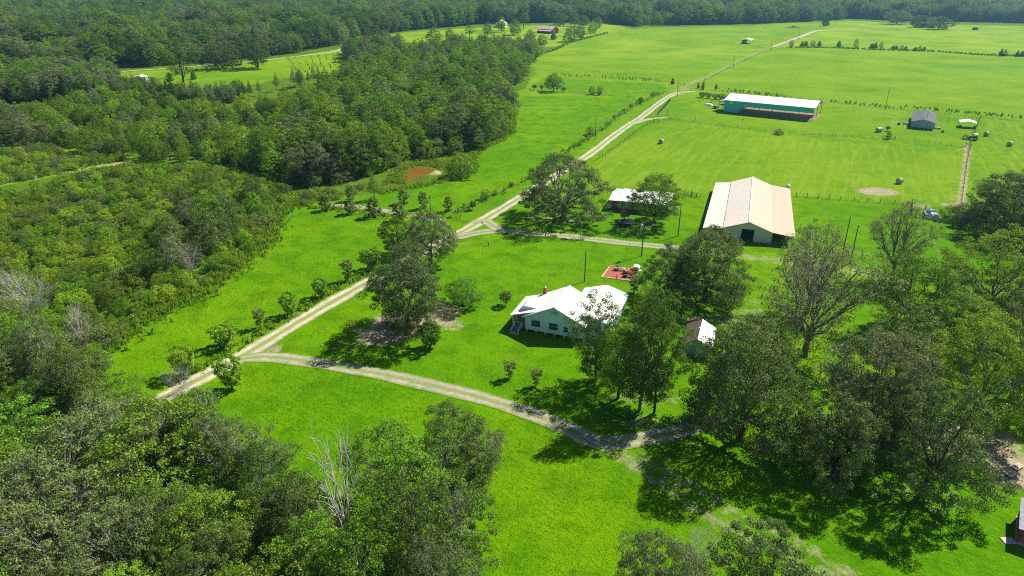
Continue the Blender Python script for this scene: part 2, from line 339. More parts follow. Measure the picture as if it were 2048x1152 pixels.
road('sand_road', [(1546, 94.5), (1560, 89), (1600, 74), (1625, 64), (1640, 60.8), (1680, 60.2), (1740, 61)], 7.0, M_PALE, .05, step=6)
road('far_road', [(150, 154), (230, 144), (330, 137), (420, 130), (520, 121), (600, 112), (650, 106), (676, 101), (686, 95.5), (684, 90)], 5.0, M_PALE, .05, step=5)
road('path', [(640, 409), (700, 413), (760, 420), (810, 430), (860, 438), (890, 441)], 3.4, M_GREY, .05)
def water_mat():
    t = NT('pond_water'); co = t.obj(); n = t.noise(co, .5, 4, .6)
    t.bsdf(t.mix(t.rng(n, .3, .7), (0.16, 0.075, 0.007), (0.23, 0.115, 0.012)), 0.12, t.bump(t.noise(co, 3.0, 2), .15, .03), spec=.5); return t.m
def rag(pts, step, amp):
    P = smooth_path(wpoly(pts + pts[:1]), step)[:-1]; return [(p.x + R.uniform(-amp, amp), p.y + R.uniform(-amp, amp)) for p in P]
o = rag([(803, 361), (805, 350), (813, 341), (827, 335), (845, 333), (860, 335), (870, 339), (864, 345), (852, 350), (840, 355), (828, 359), (815, 364), (806, 366)], 1.6, .12)
MB().add([(x, y, .05) for x, y in o], [tuple(range(len(o)))]).build('pond_water', water_mat(), kind='structure')
o = rag([(868, 344), (874, 342), (882, 346), (880, 348), (872, 348)], 1.0, .25)
MB().add([(x, y, .06) for x, y in o], [tuple(range(len(o)))]).build('sand_bank', plain('sandbank', (0.5, 0.36, 0.24)), kind='structure')
o = rag([(778, 371), (790, 369), (800, 371), (792, 374), (780, 374)], .8, .2)
MB().add([(x, y, .05) for x, y in o], [tuple(range(len(o)))]).build('pond_water', bpy.data.materials['pond_water'], kind='structure')
# ------------------------------------------------------------------ tree forms
def bark(name, a, b):
    t = NT(name); co = t.obj(); mp = t.n('ShaderNodeMapping'); t.l(co, mp.inputs[0]); mp.inputs['Scale'].default_value = (1, 1, .25)
    n = t.noise(mp.outputs[0], 5.0, 4, .7); t.bsdf(t.mix(t.rng(n, .3, .7), a, b), .9, spec=.1); return t.m
B_DARK = bark('bark_dark', (0.045, 0.035, 0.025), (0.13, 0.105, 0.08)); B_GREY = bark('bark_grey', (0.12, 0.10, 0.085), (0.30, 0.27, 0.235)); B_DEAD = bark('bark_bleached', (0.28, 0.25, 0.21), (0.6, 0.56, 0.50))
B_PINE = bark('bark_pine', (0.07, 0.045, 0.03), (0.19, 0.13, 0.09))
L_OAK = leaf_mat('leaf_oak', [(0.045, 0.096, 0.012), (0.098, 0.168, 0.026), (0.195, 0.262, 0.088)], .012, .16)
L_GREY = leaf_mat('leaf_grey', [(0.085, 0.135, 0.03), (0.16, 0.215, 0.065), (0.30, 0.34, 0.19)], .012, .2)
L_BROAD = leaf_mat('leaf_broad', [(0.05, 0.145, 0.005), (0.12, 0.275, 0.009), (0.225, 0.40, 0.028)], .025, .4)
L_BRIGHT = leaf_mat('leaf_bright', [(0.10, 0.225, 0.005), (0.175, 0.33, 0.008), (0.27, 0.40, 0.02)], .02, .22)
L_SHRUB = leaf_mat('leaf_shrub', [(0.09, 0.22, 0.006), (0.18, 0.34, 0.009), (0.30, 0.43, 0.03)], .035, .5)
L_PINE = leaf_mat('leaf_pine', [(0.04, 0.12, 0.01), (0.085, 0.20, 0.018), (0.14, 0.26, 0.035)], .015, .2, .15)
L_TWIG = leaf_mat('leaf_olive', [(0.07, 0.135, 0.014), (0.14, 0.22, 0.035), (0.27, 0.31, 0.14)], .015, .2)
L_MID = leaf_mat('leaf_mid', [(0.043, 0.105, 0.007), (0.10, 0.20, 0.015), (0.19, 0.29, 0.055)], .02, .3)
L_MOSS = leaf_mat('hanging_moss', [(0.16, 0.155, 0.115), (0.25, 0.24, 0.19), (0.36, 0.34, 0.28)], .01, .15, .2)
PROF = {
    'drape': lambda t: np.where(t < .62, .5 + .5 * np.clip((t - .22) / .3, 0, 1), np.sqrt(np.clip(1 - ((t - .62) / .4) ** 2, 0, 1))),
    'dome': lambda t: np.where(t > .3, np.sqrt(np.clip(1 - ((t - .3) / .72) ** 2, 0, 1)), .68 + .32 * t / .3),
    'oval': lambda t: np.sin(np.pi * (.1 + .86 * t)) ** .6,
    'cone': lambda t: np.clip((1.02 - t), 0, 1) ** .8 * np.clip(.4 + t * 5, 0, 1),
    'column': lambda t: np.clip(np.sin(np.pi * (.16 + .8 * t)), 0, 1) ** .5,
    'vase': lambda t: (.3 + .75 * t ** .8) * np.clip((1.03 - t) * 5, 0, 1) ** .5,
    'fan': lambda t: (.45 + .6 * t) * np.clip((1.02 - t) * 2.6, 0, 1) ** .6,
}
def bez(a, b, c, n):
    t = np.linspace(0, 1, n)[:, None]; return (1 - t) ** 2 * a + 2 * t * (1 - t) * b + t * t * c
class Skin:
    def __init__(s): s.V = []; s.Q = []; s.n = 0
    def tube(s, path, r0, r1, k=5):
        n = len(path); rr = np.linspace(r0, r1, n); d = np.gradient(path, axis=0); d /= np.linalg.norm(d, axis=1)[:, None] + 1e-9
        ref = np.array([.31, .77, .12]); a = np.cross(d, ref); a /= np.linalg.norm(a, axis=1)[:, None] + 1e-9; b = np.cross(d, a)
        th = np.arange(k) * 2 * np.pi / k
        ring = path[:, None] + rr[:, None, None] * (a[:, None] * np.cos(th)[None, :, None] + b[:, None] * np.sin(th)[None, :, None])
        i = np.arange(n - 1)[:, None] * k; j = np.arange(k)[None]; jj = (j + 1) % k
        s.Q.append(np.stack([i + j, i + jj, i + k + jj, i + k + j], -1).reshape(-1, 4) + s.n); s.V.append(ring.reshape(-1, 3)); s.n += n * k
    def get(s): return np.concatenate(s.V), np.concatenate(s.Q)
def leaf_quads(g, C, Nrm, size, asp=.55, jit=.35):
    n = len(C); rnd = g.normal(size=(n, 3)); T = np.cross(Nrm, rnd); T /= np.linalg.norm(T, axis=1)[:, None] + 1e-9; B = np.cross(Nrm, T)
    l = (size * g.uniform(1 - jit, 1 + jit, n))[:, None] * .5; w = l * asp * g.uniform(.8, 1.25, n)[:, None]
    V = np.stack([C - T * l, C + B * w + T * l * .1, C + T * l, C - B * w + T * l * .1], 1).reshape(-1, 3)
    return V, np.arange(n * 4).reshape(-1, 4)
def tree_form(name, seed, H, Rc, base, prof, nclump, nleaf, rc, leaf, trunk_r, nlimb=8, leafm=None, barkm=None, moss=0, moss_len=1.6, droop=0., shell=.45, lump=.25,
              limb_frac=.7, fork=.3, flat=.6, asp=.55, multi=0, tw=1.0, up=.65, twig_k=1):
    g = np.random.default_rng(seed); zb = H * base; zh = H - zb; P = []
    ph = g.uniform(0, 6.28, 8); tries = 0; mind = rc * 1.08
    while len(P) < nclump and tries < nclump * 30:
        tries += 1; t = g.uniform(0.02, 1); th = g.uniform(0, 6.283); r = float(PROF[prof](np.array(t))) * Rc
        lf = 1 + lump * (math.sin(2 * th + ph[0] + 3 * t) * .6 + math.sin(3 * th + ph[1] - 5 * t) * .6 + math.sin(5 * th + ph[2] + 7 * t) * .4)
        q = r * lf * math.sqrt(g.uniform(shell, 1)); z = zb + zh * t * (1 + lump * .22 * math.sin(2 * th + ph[3]))
        p = np.array([q * math.cos(th), q * math.sin(th), z - droop * zh * (q / Rc) ** 2 * .3])
        if P and tries < nclump * 20 and min(np.linalg.norm(np.array(P) - p, axis=1)) < mind: continue
        P.append(p)
    P = np.array(P); sk = Skin(); top = np.array([g.normal(0, .02) * H, g.normal(0, .02) * H, H * (fork if prof not in ('cone',) else .97)])
    roots = [np.zeros(3)]
    if multi: roots = [np.array([math.cos(a) * trunk_r * 1.6, math.sin(a) * trunk_r * 1.6, 0]) for a in np.arange(multi) * 6.283 / multi + ph[4]]
    cen = P[g.choice(len(P), min(nlimb, len(P)), replace=False)].copy()
    for _ in range(6):
        lab = np.argmin(np.linalg.norm(P[:, None] - cen[None], axis=2), 1)
        for k in range(len(cen)):
            if (lab == k).any(): cen[k] = P[lab == k].mean(0)
    if not multi:
        mid = top * .5 + np.array([g.normal(0, .03) * H, g.normal(0, .03) * H, 0]); tp = bez(roots[0] - np.array([0, 0, .3]), mid, top, 7)
        sk.tube(tp, trunk_r * 1.25, trunk_r * (.7 if prof != 'cone' else .15), 7)
    for k in range(len(cen)):
        c = cen[k]; rad = math.hypot(c[0], c[1])
        if multi: st = roots[k % len(roots)]; ctrl = np.array([c[0] * .35, c[1] * .35, c[2] * .55])
        elif prof == 'cone': st = tp[-1] * min(.97, max(.2, (c[2] - .25 * rad) / (H * .97))); ctrl = (st + c) / 2 + np.array([0, 0, .15 * rad])
        else:
            f = g.uniform(.62, 1.0); st = tp[int(f * 6)]; ctrl = st * .4 + np.array([c[0] * .45, c[1] * .45, st[2] * .1 + c[2] * .5])
        ends = st + (c - st) * (.92 if prof != 'cone' else 1.0); lp = bez(st, ctrl, ends, 7)
        wob = g.normal(0, (.075 if nleaf else .11) * np.linalg.norm(ends - st) / 2.5, lp.shape); wob[0] = 0; lp = lp + wob
        lr = trunk_r * (.5 if not multi else .8) * g.uniform(.8, 1.1) * (1 if prof != 'cone' else .35); sk.tube(lp, lr, lr * .32, 5)
        for p in P[lab == k]:
            if g.uniform() > limb_frac: continue
            i = int(g.integers(2, 7)); s0 = lp[i]; m = (s0 + p) / 2 + np.array([0, 0, .1 * np.linalg.norm(p - s0)]) + g.normal(0, .06, 3) * np.linalg.norm(p - s0)
            r0 = lr * (.42 - .04 * i) * tw; bp = bez(s0, m, p, 4); sk.tube(bp, r0, r0 * .25, 3)
            for _ in range(twig_k):
                q = p + g.normal(0, 1, 3) * rc * .8; sk.tube(np.stack([bp[2], (bp[3] + q) / 2, q]), r0 * .4, r0 * .12, 3)
    TV, TQ = sk.get(); out = {'H': H, 'R': Rc}
    out['trunk'] = fastmesh('trunk', TV, TQ, [barkm or B_DARK])
    if nleaf:
        n = len(P); rs = rc * g.uniform(.6, 1.15, n); idx = np.repeat(np.arange(n), nleaf)
        off = g.normal(size=(len(idx), 3)); off /= np.linalg.norm(off, axis=1)[:, None]; off *= g.uniform(.25, 1, len(idx))[:, None] ** .6
        C = P[idx] + off * rs[idx][:, None] * np.array([1, 1, flat]); cc = np.array([0, 0, zb + zh * .35]); od = C - cc; od /= np.linalg.norm(od, axis=1)[:, None] + 1e-9
        N = off * .55 + od * .35 + np.array([0, 0, up]) + g.normal(size=C.shape) * .7; N /= np.linalg.norm(N, axis=1)[:, None]
        LV, LQ = leaf_quads(g, C, N, leaf, asp); out['crown'] = fastmesh('crown', LV, LQ, [leafm])
    if moss:
        k = g.choice(len(P), min(moss, len(P) * 6)) if moss > len(P) else g.choice(len(P), moss, replace=False); V = []; Q = []
        C = P[k] + g.normal(size=(len(k), 3)) * rc * np.array([.5, .5, .4]); m = 0
        for c in C:
            L = moss_len * g.uniform(.3, .9); a = g.uniform(0, 3.14); w = g.uniform(.04, .1)
            for s in range(2):
                dx, dy = math.cos(a + s * 1.4) * w, math.sin(a + s * 1.4) * w; sx, sy = g.normal(0, .12, 2)
                V += [(c[0] - dx, c[1] - dy, c[2]), (c[0] + dx, c[1] + dy, c[2]), (c[0] + dx * .4 + sx, c[1] + dy * .4 + sy, c[2] - L), (c[0] - dx * .4 + sx, c[1] - dy * .4 + sy, c[2] - L * .9)]; Q.append((m, m + 1, m + 2, m + 3)); m += 4
        out['moss'] = fastmesh('moss', V, Q, [L_MOSS])
    return out
FORM = {}
def form(key, *a, **k): FORM[key] = tree_form(key, *a, **k)
# big dark live oaks
form('oak0', 1, 16, 10.5, .06, 'dome', 250, 200, 1.7, 0.32, .55, 10, L_OAK, B_DARK, moss=70, lump=.28)
form('oak1', 2, 17, 9.5, .05, 'dome', 190, 200, 1.5, 0.32, .5, 9, L_OAK, B_DARK, moss=50, lump=.5)
form('drape', 40, 17, 9, .0, 'drape', 230, 190, 1.5, .32, .5, 10, L_OAK, B_GREY, moss=30, lump=.42, limb_frac=.9)
form('oak2', 3, 15, 9, .14, 'dome', 170, 190, 1.6, 0.32, .5, 9, L_GREY, B_GREY, moss=140, lump=.36)
# oak with limbs on show
form('open0', 4, 17, 11, .06, 'dome', 210, 150, 1.35, 0.32, .62, 11, L_OAK, B_GREY, moss=200, lump=.34, limb_frac=1, fork=.26)
# moss-hung pecans with sparse leaves
form('mossy0', 5, 20, 10, .2, 'fan', 200, 58, 1.25, .28, .5, 11, L_TWIG, B_GREY, moss=380, moss_len=1.1, lump=.3, limb_frac=1, fork=.22, tw=1.2)
form('mossy1', 6, 19, 8.5, .22, 'fan', 170, 58, 1.25, .28, .48, 9, L_TWIG, B_GREY, moss=320, moss_len=1.1, lump=.36, limb_frac=1, fork=.25, tw=1.2)
# leafy yard trees
form('leafy0', 7, 15, 8, .16, 'oval', 150, 170, 1.45, 0.32, .4, 9, L_BROAD, B_DARK, lump=.3, limb_frac=.9)
form('leafy1', 8, 18, 5.5, .12, 'oval', 135, 150, 1.35, 0.31, .32, 8, L_MID, B_GREY, lump=.45, limb_frac=.9, fork=.5)
form('feather', 9, 17, 9, .15, 'dome', 200, 160, 1.35, 0.29, .4, 10, L_BRIGHT, B_GREY, lump=.32, limb_frac=.9)
form('bright0', 10, 16, 5.5, .14, 'oval', 110, 150, 1.35, 0.31, .3, 8, L_MID, B_DARK, lump=.55)
# woodland trees
form('wood0', 11, 14, 5.4, .1, 'oval', 95, 105, 1.35, 0.38, .25, 7, L_BROAD, B_DARK, lump=.32)
form('wood1', 12, 14, 5.8, .12, 'dome', 95, 105, 1.4, 0.38, .28, 7, L_OAK, B_DARK, lump=.34)
form('wood2', 13, 14, 4.8, .06, 'oval', 85, 105, 1.35, 0.38, .22, 7, L_GREY, B_GREY, lump=.38, moss=25)
form('wood3', 14, 14, 4.6, .08, 'column', 85, 105, 1.3, 0.38, .22, 7, L_BRIGHT, B_DARK, lump=.4)
form('wood4', 24, 14, 5.2, .02, 'dome', 100, 100, 1.4, 0.38, .22, 7, L_BROAD, B_DARK, lump=.42)
form('pine0', 15, 18, 3.6, .30, 'cone', 78, 66, 1.15, .55, .24, 26, L_PINE, B_PINE, lump=.28, asp=.16, flat=.5, limb_frac=.5, fork=.97)
form('pine1', 16, 18, 3.2, .45, 'oval', 52, 74, 1.25, .55, .24, 12, L_PINE, B_PINE, lump=.4, asp=.16, flat=.55, fork=.8)
# scrub
form('scrub0', 17, 4.5, 2.4, .02, 'dome', 44, 100, .78, .23, .07, 7, L_SHRUB, B_DARK, lump=.36, multi=4, limb_frac=.5, twig_k=1, up=.2, flat=.8)
form('scrub1', 18, 5.0, 2.2, .03, 'oval', 44, 100, .75, .23, .07, 7, L_SHRUB, B_DARK, lump=.42, multi=3, limb_frac=.5, twig_k=1, up=.2, flat=.8)
form('scrub2', 19, 5.0, 2.3, .03, 'dome', 42, 100, .78, .23, .07, 7, L_BROAD, B_DARK, lump=.42, multi=3, limb_frac=.5, twig_k=1, up=.2, flat=.8)
form('scrub3', 29, 4.2, 2.6, .0, 'dome', 46, 100, .8, .23, .06, 7, L_TWIG, B_GREY, lump=.42, multi=4, limb_frac=.6, twig_k=2, up=.2, flat=.8)
# thickets of grey twiggy canopy in front
form('canopy0', 20, 13, 6.4, .10, 'dome', 220, 112, 1.0, .26, .3, 11, L_BROAD, B_GREY, lump=.5, limb_frac=.8, twig_k=1)
form('canopy1', 21, 12.5, 6, .10, 'oval', 210, 96, 1.0, .25, .28, 11, L_TWIG, B_DEAD, lump=.55, limb_frac=1, twig_k=3, moss=60, moss_len=.9)
form('canopy2', 22, 13.5, 6.2, .10, 'oval', 210, 112, 1.0, .26, .28, 11, L_MID, B_GREY, lump=.5, limb_frac=.9, twig_k=2, moss=20)
form('canopy3', 23, 12, 5.6, .06, 'fan', 200, 104, 1.0, .26, .26, 10, L_MID, B_DEAD, lump=.5, limb_frac=1, twig_k=3)
# garden and verge shrubs
form('vase0', 25, 4, 2.3, .16, 'vase', 46, 62, .62, .30, .08, 7, L_BROAD, B_GREY, lump=.22, multi=5, limb_frac=.8)
form('vase1', 26, 3.6, 1.1, .12, 'vase', 26, 40, .42, .26, .05, 8, L_TWIG, B_GREY, lump=.25, multi=6, limb_frac=1, twig_k=4)
form('column', 27, 5, 1.25, .05, 'column', 48, 56, .46, .26, .08, 8, L_TWIG, B_GREY, lump=.2, multi=3, limb_frac=.5)
form('cedar', 28, 5, 1.7, .06, 'cone', 52, 60, .55, .28, .1, 18, L_PINE, B_PINE, lump=.2, limb_frac=.4, fork=.97)
form('ball', 30, 3.2, 1.35, .38, 'dome', 30, 60, .45, .24, .09, 6, L_OAK, B_GREY, lump=.15, fork=.45)
form('dead', 31, 15, 6.5, .35, 'fan', 26, 0, 1.6, .3, .28, 5, None, B_DEAD, lump=.5, limb_frac=1, twig_k=5, fork=.2, multi=3, tw=1.6)
form('deadbush', 32, 5, 3, .1, 'fan', 70, 0, .9, .3, .06, 8, None, B_DEAD, lump=.3, limb_frac=1, twig_k=10, multi=4, tw=1.8)
form('sprout', 33, 1.6, .55, .02, 'cone', 12, 26, .28, .22, .03, 6, L_PINE, B_PINE, lump=.2, limb_frac=.2, fork=.9)

def plant(key, name, x, y, h, w, label, cat='tree', group=None, parts=True, tree_names=('trunk', 'crown', 'moss')):
    f = FORM[key]; sx = (w / 2) / f['R']; sz = h / f['H']; rz = R.uniform(0, 6.283)
    t = thing(name, label, cat, (x, y, 0), rz, group); t.scale = (sx, sx * R.uniform(.94, 1.06), sz)
    for k in ('trunk', 'crown', 'moss'):
        if k in f and (k != 'moss' or parts): put({'trunk': tree_names[0], 'crown': tree_names[1], 'moss': tree_names[2]}[k], f[k], t, kind='stuff' if k == 'moss' else None)
    return t
def hero(key, name, bx, by, ty, wpx, label, cat='tree', group=None):
    x, y = W(bx, by); h = HGT((bx, by), ty) * .97; w = wpx * DEP(x, y, h * .6) / F
    return plant(key, name, x, y, h, w, label, cat, group)
# ------------------------------------------------------------------ named trees of the farm
hero('drape', 'oak_tree', 815, 660, 508, 156, 'large dark oak on bare sandy soil between the main track and the white farmhouse')
hero('open0', 'oak_tree', 1127, 436, 314, 180, 'spreading grey-limbed oak shading the lane left of the white-roofed bungalow')
hero('leafy0', 'pecan_tree', 1308, 446, 350, 104, 'rounded green tree standing in front of the white-roofed bungalow')
hero('oak0', 'oak_tree', 1408, 600, 460, 158, 'tallest dense dark oak in front of the big cream-roofed barn')
hero('oak1', 'oak_tree', 1340, 604, 490, 112, 'dark oak growing against the tallest oak, on its playground side')
hero('mossy0', 'pecan_tree', 1610, 712, 495, 250, 'bare-limbed pecan hung with grey moss, nearest of the mossy pecans below the barn')
hero('mossy1', 'pecan_tree', 1612, 628, 445, 150, 'moss-hung pecan rising just behind the nearest mossy pecan')
hero('mossy1', 'pecan_tree', 1785, 560, 405, 135, 'moss-hung pecan farthest from the house, beside the fence of the green paddock')
hero('leafy0', 'pecan_tree', 1812, 658, 515, 150, 'leafy green pecan with a bare lower trunk beside the mossy pecans')
hero('feather', 'pecan_tree', 1975, 640, 462, 190, 'wide light green pecan below the dark oak at the paddock edge')
hero('oak0', 'oak_tree', 2010, 466, 345, 165, 'dark oak at the paddock edge beside the tarp-covered pile')
hero('oak1', 'oak_tree', 2110, 470, 340, 170, 'dark oak half out of frame at the paddock edge')
hero('mossy0', 'pecan_tree', 2050, 740, 560, 160, 'moss-draped tree at the frame edge behind the feathery green tree')
hero('leafy1', 'yard_tree', 1190, 762, 596, 92, 'slender leafy tree in front of the white farmhouse roof')
hero('leafy1', 'yard_tree', 1278, 822, 598, 104, 'dark-leaved slim tree between the farmhouse and the green shed')
hero('bright0', 'yard_tree', 1308, 826, 588, 90, 'tall yellow-green tree with three straight trunks beside the green shed')
hero('leafy0', 'yard_tree', 1236, 797, 655, 118, 'low bushy tree under the slim trees by the farmhouse corner')
hero('oak0', 'oak_tree', 1478, 880, 655, 235, 'huge dark oak at the end of the driveway below the green shed')
hero('oak2', 'oak_tree', 1730, 880, 668, 215, 'grey-green moss-hung oak in the middle of the grove by the red shed')
hero('oak1', 'oak_tree', 1665, 960, 800, 160, 'dark oak at the near edge of the grove by the red shed')
hero('feather', 'cypress_tree', 1935, 850, 640, 235, 'feathery bright green tree rising above the grove by the red shed')
hero('oak1', 'oak_tree', 1845, 985, 775, 185, 'dark oak beside the tan leaf litter near the red shed')
hero('leafy0', 'yard_tree', 2070, 820, 690, 120, 'green tree at the frame edge above the tan leaf litter')
hero('leafy1', 'yard_tree', 1790, 760, 610, 110, 'thin leafy tree between the leafy pecan and the grove')
hero('oak2', 'oak_tree', 2075, 690, 560, 170, 'grey mossy oak at the frame edge by the wide light green pecan')
hero('leafy0', 'yard_tree', 1905, 700, 590, 140, 'round green tree between the wide light pecan and the feathery tree')
hero('oak1', 'oak_tree', 1510, 1262, 1074, 225, 'round oak crown at the bottom edge, larger of the pair by the grass track')
hero('oak2', 'oak_tree', 1310, 1262, 1082, 170, 'round oak crown at the bottom edge, smaller of the pair by the grass track')
hero('deadbush', 'dead_tree', 1398, 1125, 1058, 70, 'bleached leafless crown between the two oaks at the bottom edge')
hero('oak2', 'oak_tree', 862, 528, 424, 84, 'grey-green moss-hung tree at the track edge behind the large dark oak')
hero('leafy0', 'yard_tree', 798, 508, 438, 64, 'smaller tree growing left of the grey moss-hung tree by the track')
hero('dead', 'dead_tree', 842, 500, 470, 60, 'bare pale branches poking out in front of the grey moss-hung tree')
hero('leafy0', 'yard_tree', 926, 612, 556, 70, 'low spreading tree right of the large dark oak')
hero('vase0', 'crepe_myrtle', 860, 696, 650, 50, 'small vase-shaped tree in front of the large dark oak')
hero('ball', 'topiary_tree', 1011, 611, 583, 26, 'small round-headed tree on the lawn left of the farmhouse')
hero('vase1', 'shrub', 1019, 757, 722, 24, 'upright shrub on the lawn below the farmhouse steps', 'shrub')
hero('vase1', 'shrub', 1072, 773, 738, 24, 'thin twiggy shrub at the edge of the tree shade below the farmhouse', 'shrub')
hero('vase1', 'shrub', 1268, 586, 552, 28, 'upright shrub beside the red mulch playground', 'shrub')
hero('ball', 'shrub', 1249, 440, 420, 22, 'small dark shrub behind the trampoline', 'shrub')
hero('scrub3', 'shrub', 1557, 269, 258, 18, 'round dark bush on the hay field fence', 'shrub')
for bx, by, ty, w, lab in [(372, 750, 694, 66, 'round flowering bush beside the track, lowest of the row on the meadow side'), (450, 692, 648, 64, 'round green bush beside the track, second up the row on the meadow side'),
        (465, 778, 714, 70, 'round bush on the lawn side of the track at the driveway mouth'), (580, 630, 584, 42, 'round bush beside the track, halfway up the meadow'),
        (643, 594, 556, 42, 'neat round bush beside the track above the halfway bush'), (745, 538, 496, 52, 'round white-flowered bush beside the track opposite the large dark oak')]:
    hero('vase0', 'flowering_bush', bx, by, ty + 4, w * .86, lab, 'bush', 'bushes along the main track')
for bx, by, ty, w, lab in [(521, 655, 616, 24, 'twiggy upright shrub beside the track between two round bushes'), (696, 562, 520, 26, 'twiggy upright shrub beside the track near the white-flowered bush')]:
    hero('vase1', 'shrub', bx, by, ty, w, lab, 'shrub')
for bx, by, ty, w, k, lab in [(652, 421, 390, 20, 'column', 'narrow columnar tree at the meadow top nearest the woods'), (700, 428, 397, 20, 'column', 'narrow columnar tree in front of another, second from the woods at the meadow top'),
        (702, 402, 370, 17, 'column', 'narrow columnar tree behind the grey path, nearest the woods'), (748, 434, 396, 24, 'column', 'narrow columnar tree in front of the small pine at the meadow top'),
        (748, 400, 350, 28, 'pine0', 'small pine behind the grey path by the pond'), (799, 441, 406, 25, 'column', 'wide columnar tree at the meadow top nearest the track'),
        (808, 407, 376, 20, 'column', 'green columnar tree between the grey path and the pond'), (847, 417, 384, 18, 'column', 'thin columnar tree on the pasture side of the grey path'),
        (897, 422, 393, 16, 'column', 'columnar tree nearest the gate beside the track')]:
    hero(k, 'columnar_tree' if k == 'column' else 'pine_tree', bx, by, ty, w, lab, 'tree', 'slim trees along the grey path')
for bx, by, ty, w, k, lab in [(1107, 183, 147, 34, 'leafy0', 'lone round tree on the line between the two bright pastures'), (1069, 180, 169, 9, 'ball', 'tiny bush left of the lone round pasture tree'),
        (1083, 181, 169, 8, 'ball', 'tiny bush close left of the lone round pasture tree'), (1127, 184, 174, 9, 'ball', 'tiny bush just right of the lone round pasture tree'),
        (1184, 189, 173, 14, 'scrub1', 'small leafy tree at the brown bank between the two bright pastures'), (1199, 190, 172, 13, 'scrub1', 'small leafy tree right of the brown bank between the pastures'),
        (1107, 79, 62, 14, 'cedar', 'cedar beside the far red barn'), (920, 352, 306, 54, 'scrub2', 'big dark bush at the pond edge next to the pasture'),
        (1345, 168, 155, 9, 'cedar', 'pointed cedar where the track bends before the turquoise barn'), (1396, 177, 164, 6, 'cedar', 'thin cedar on the fence beyond the turquoise barn'),
        (1405, 179, 162, 7, 'cedar', 'dark cedar at a pole on the fence beyond the turquoise barn'), (1432, 178, 167, 6, 'cedar', 'small cedar on the fence behind the turquoise barn'),
        (1651, 52, 31, 15, 'cedar', 'lone dark tree at the end of the far sandy road'), (1837, 55, 31, 30, 'oak0', 'round oak left of the far white house'),
        (1877, 59, 33, 40, 'oak1', 'wide oak right of the far white house'), (1860, 52, 32, 20, 'oak1', 'oak close behind the far white house'), (1793, 48, 21, 44, 'oak2', 'pale grey oak in the far treeline'),
        (373, 201, 78, 52, 'pine1', 'tall lone pine standing above the young wood by the far meadow'), (437, 138, 85, 52, 'oak1', 'dark oak beside the far road, nearest the lone pine'),
        (465, 136, 92, 36, 'oak1', 'dark oak beside the far road, between two others'), (516, 137, 72, 50, 'leafy1', 'tall leafy tree beside the far road'),
        (340, 163, 143, 15, 'cedar', 'small cedar on the far meadow left of the lone pine'), (388, 159, 139, 13, 'cedar', 'small cedar on the far meadow right of the lone pine'),
        (416, 144, 130, 7, 'cedar', 'tiny cedar on the far meadow near the road'), (515, 134, 117, 9, 'cedar', 'tiny cedar under the tall leafy tree by the far road')]:
    hero(k, {'cedar': 'cedar_tree', 'pine1': 'pine_tree', 'scrub1': 'young_tree', 'scrub2': 'bush', 'ball': 'bush'}.get(k, 'field_tree'), bx, by, ty, w, lab, 'bush' if k in ('ball', 'scrub2') else 'tree')
for i, (bx, by, ty) in enumerate([(1582, 95, 81), (1604, 94, 82), (1611, 93, 81), (1625, 93, 82), (1638, 93, 81), (1677, 95, 80), (1711, 97, 78), (1743, 98, 85), (1750, 98, 84), (1761, 98, 83), (1785, 99, 90),
        (1791, 99, 90), (1803, 100, 90), (1811, 100, 91), (1830, 102, 93), (1839, 102, 92), (1848, 102, 93), (2001, 112, 96), (2008, 112, 100), (2034, 113, 100), (2043, 113, 101)]):
    hero('cedar' if i % 3 else 'scrub1', 'hedgerow_tree', bx, by, ty, R.uniform(7, 12), 'small tree on the hedge line across the far field', 'tree', 'small trees on the far hedge line')
for i, (bx, by) in enumerate([(1404, 195), (1417, 196), (1430, 199), (1441, 199), (1449, 202), (1462, 201)]):
    hero('vase0', 'fruit_tree', bx, by, by - 11, 15, 'small fruit tree in the row behind the turquoise barn', 'tree', 'fruit trees behind the turquoise barn')
for i, (bx, by, w) in enumerate([(1903, 440, 44), (1925, 436, 40), (1945, 438, 46), (1918, 452, 30)]):
    hero('oak2' if i % 2 else 'scrub2', 'bush', bx, by, by - 28, w, 'grey-green bush in the clump beside the tarp-covered pile', 'bush', 'bushes beside the tarp-covered pile')
for i, (bx, by) in enumerate([(975, 72), (1003, 64), (1030, 70), (1048, 58), (1060, 84), (1084, 94), (1118, 50), (1128, 52), (1148, 52), (1166, 54), (1138, 84), (1149, 82), (1160, 79), (1195, 58), (1185, 66), (940, 80), (900, 84), (868, 88)]):
    hero(['wood1', 'wood0', 'wood4', 'pine1'][i % 4], 'farmyard_tree', bx, by, by - R.uniform(22, 32), R.uniform(18, 28), 'dark tree standing around the far white house and red barn', 'tree', 'trees around the far house and red barn')
# bushes on the fence along the track
FL = wpoly([(915, 425), (985, 392), (1045, 362), (1095, 330), (1150, 293), (1200, 262), (1250, 224), (1290, 200), (1330, 184)])
fp = smooth_path(FL, 4.0)
for i, p in enumerate(fp):
    for _ in range(2):
        if R.random() < .30:
            s = R.uniform(.7, 1.9) * (1.9 if R.random() < .14 else 1)
            plant(R.choice(['scrub0', 'scrub1', 'scrub2', 'ball']), 'fence_bush', p.x + R.uniform(-1.6, 1.2), p.y + R.uniform(-2, 2), s, s * R.uniform(.8, 1.2), 'small bush growing on the fence between the track and the pasture', 'bush', 'bushes on the fence along the track', False)

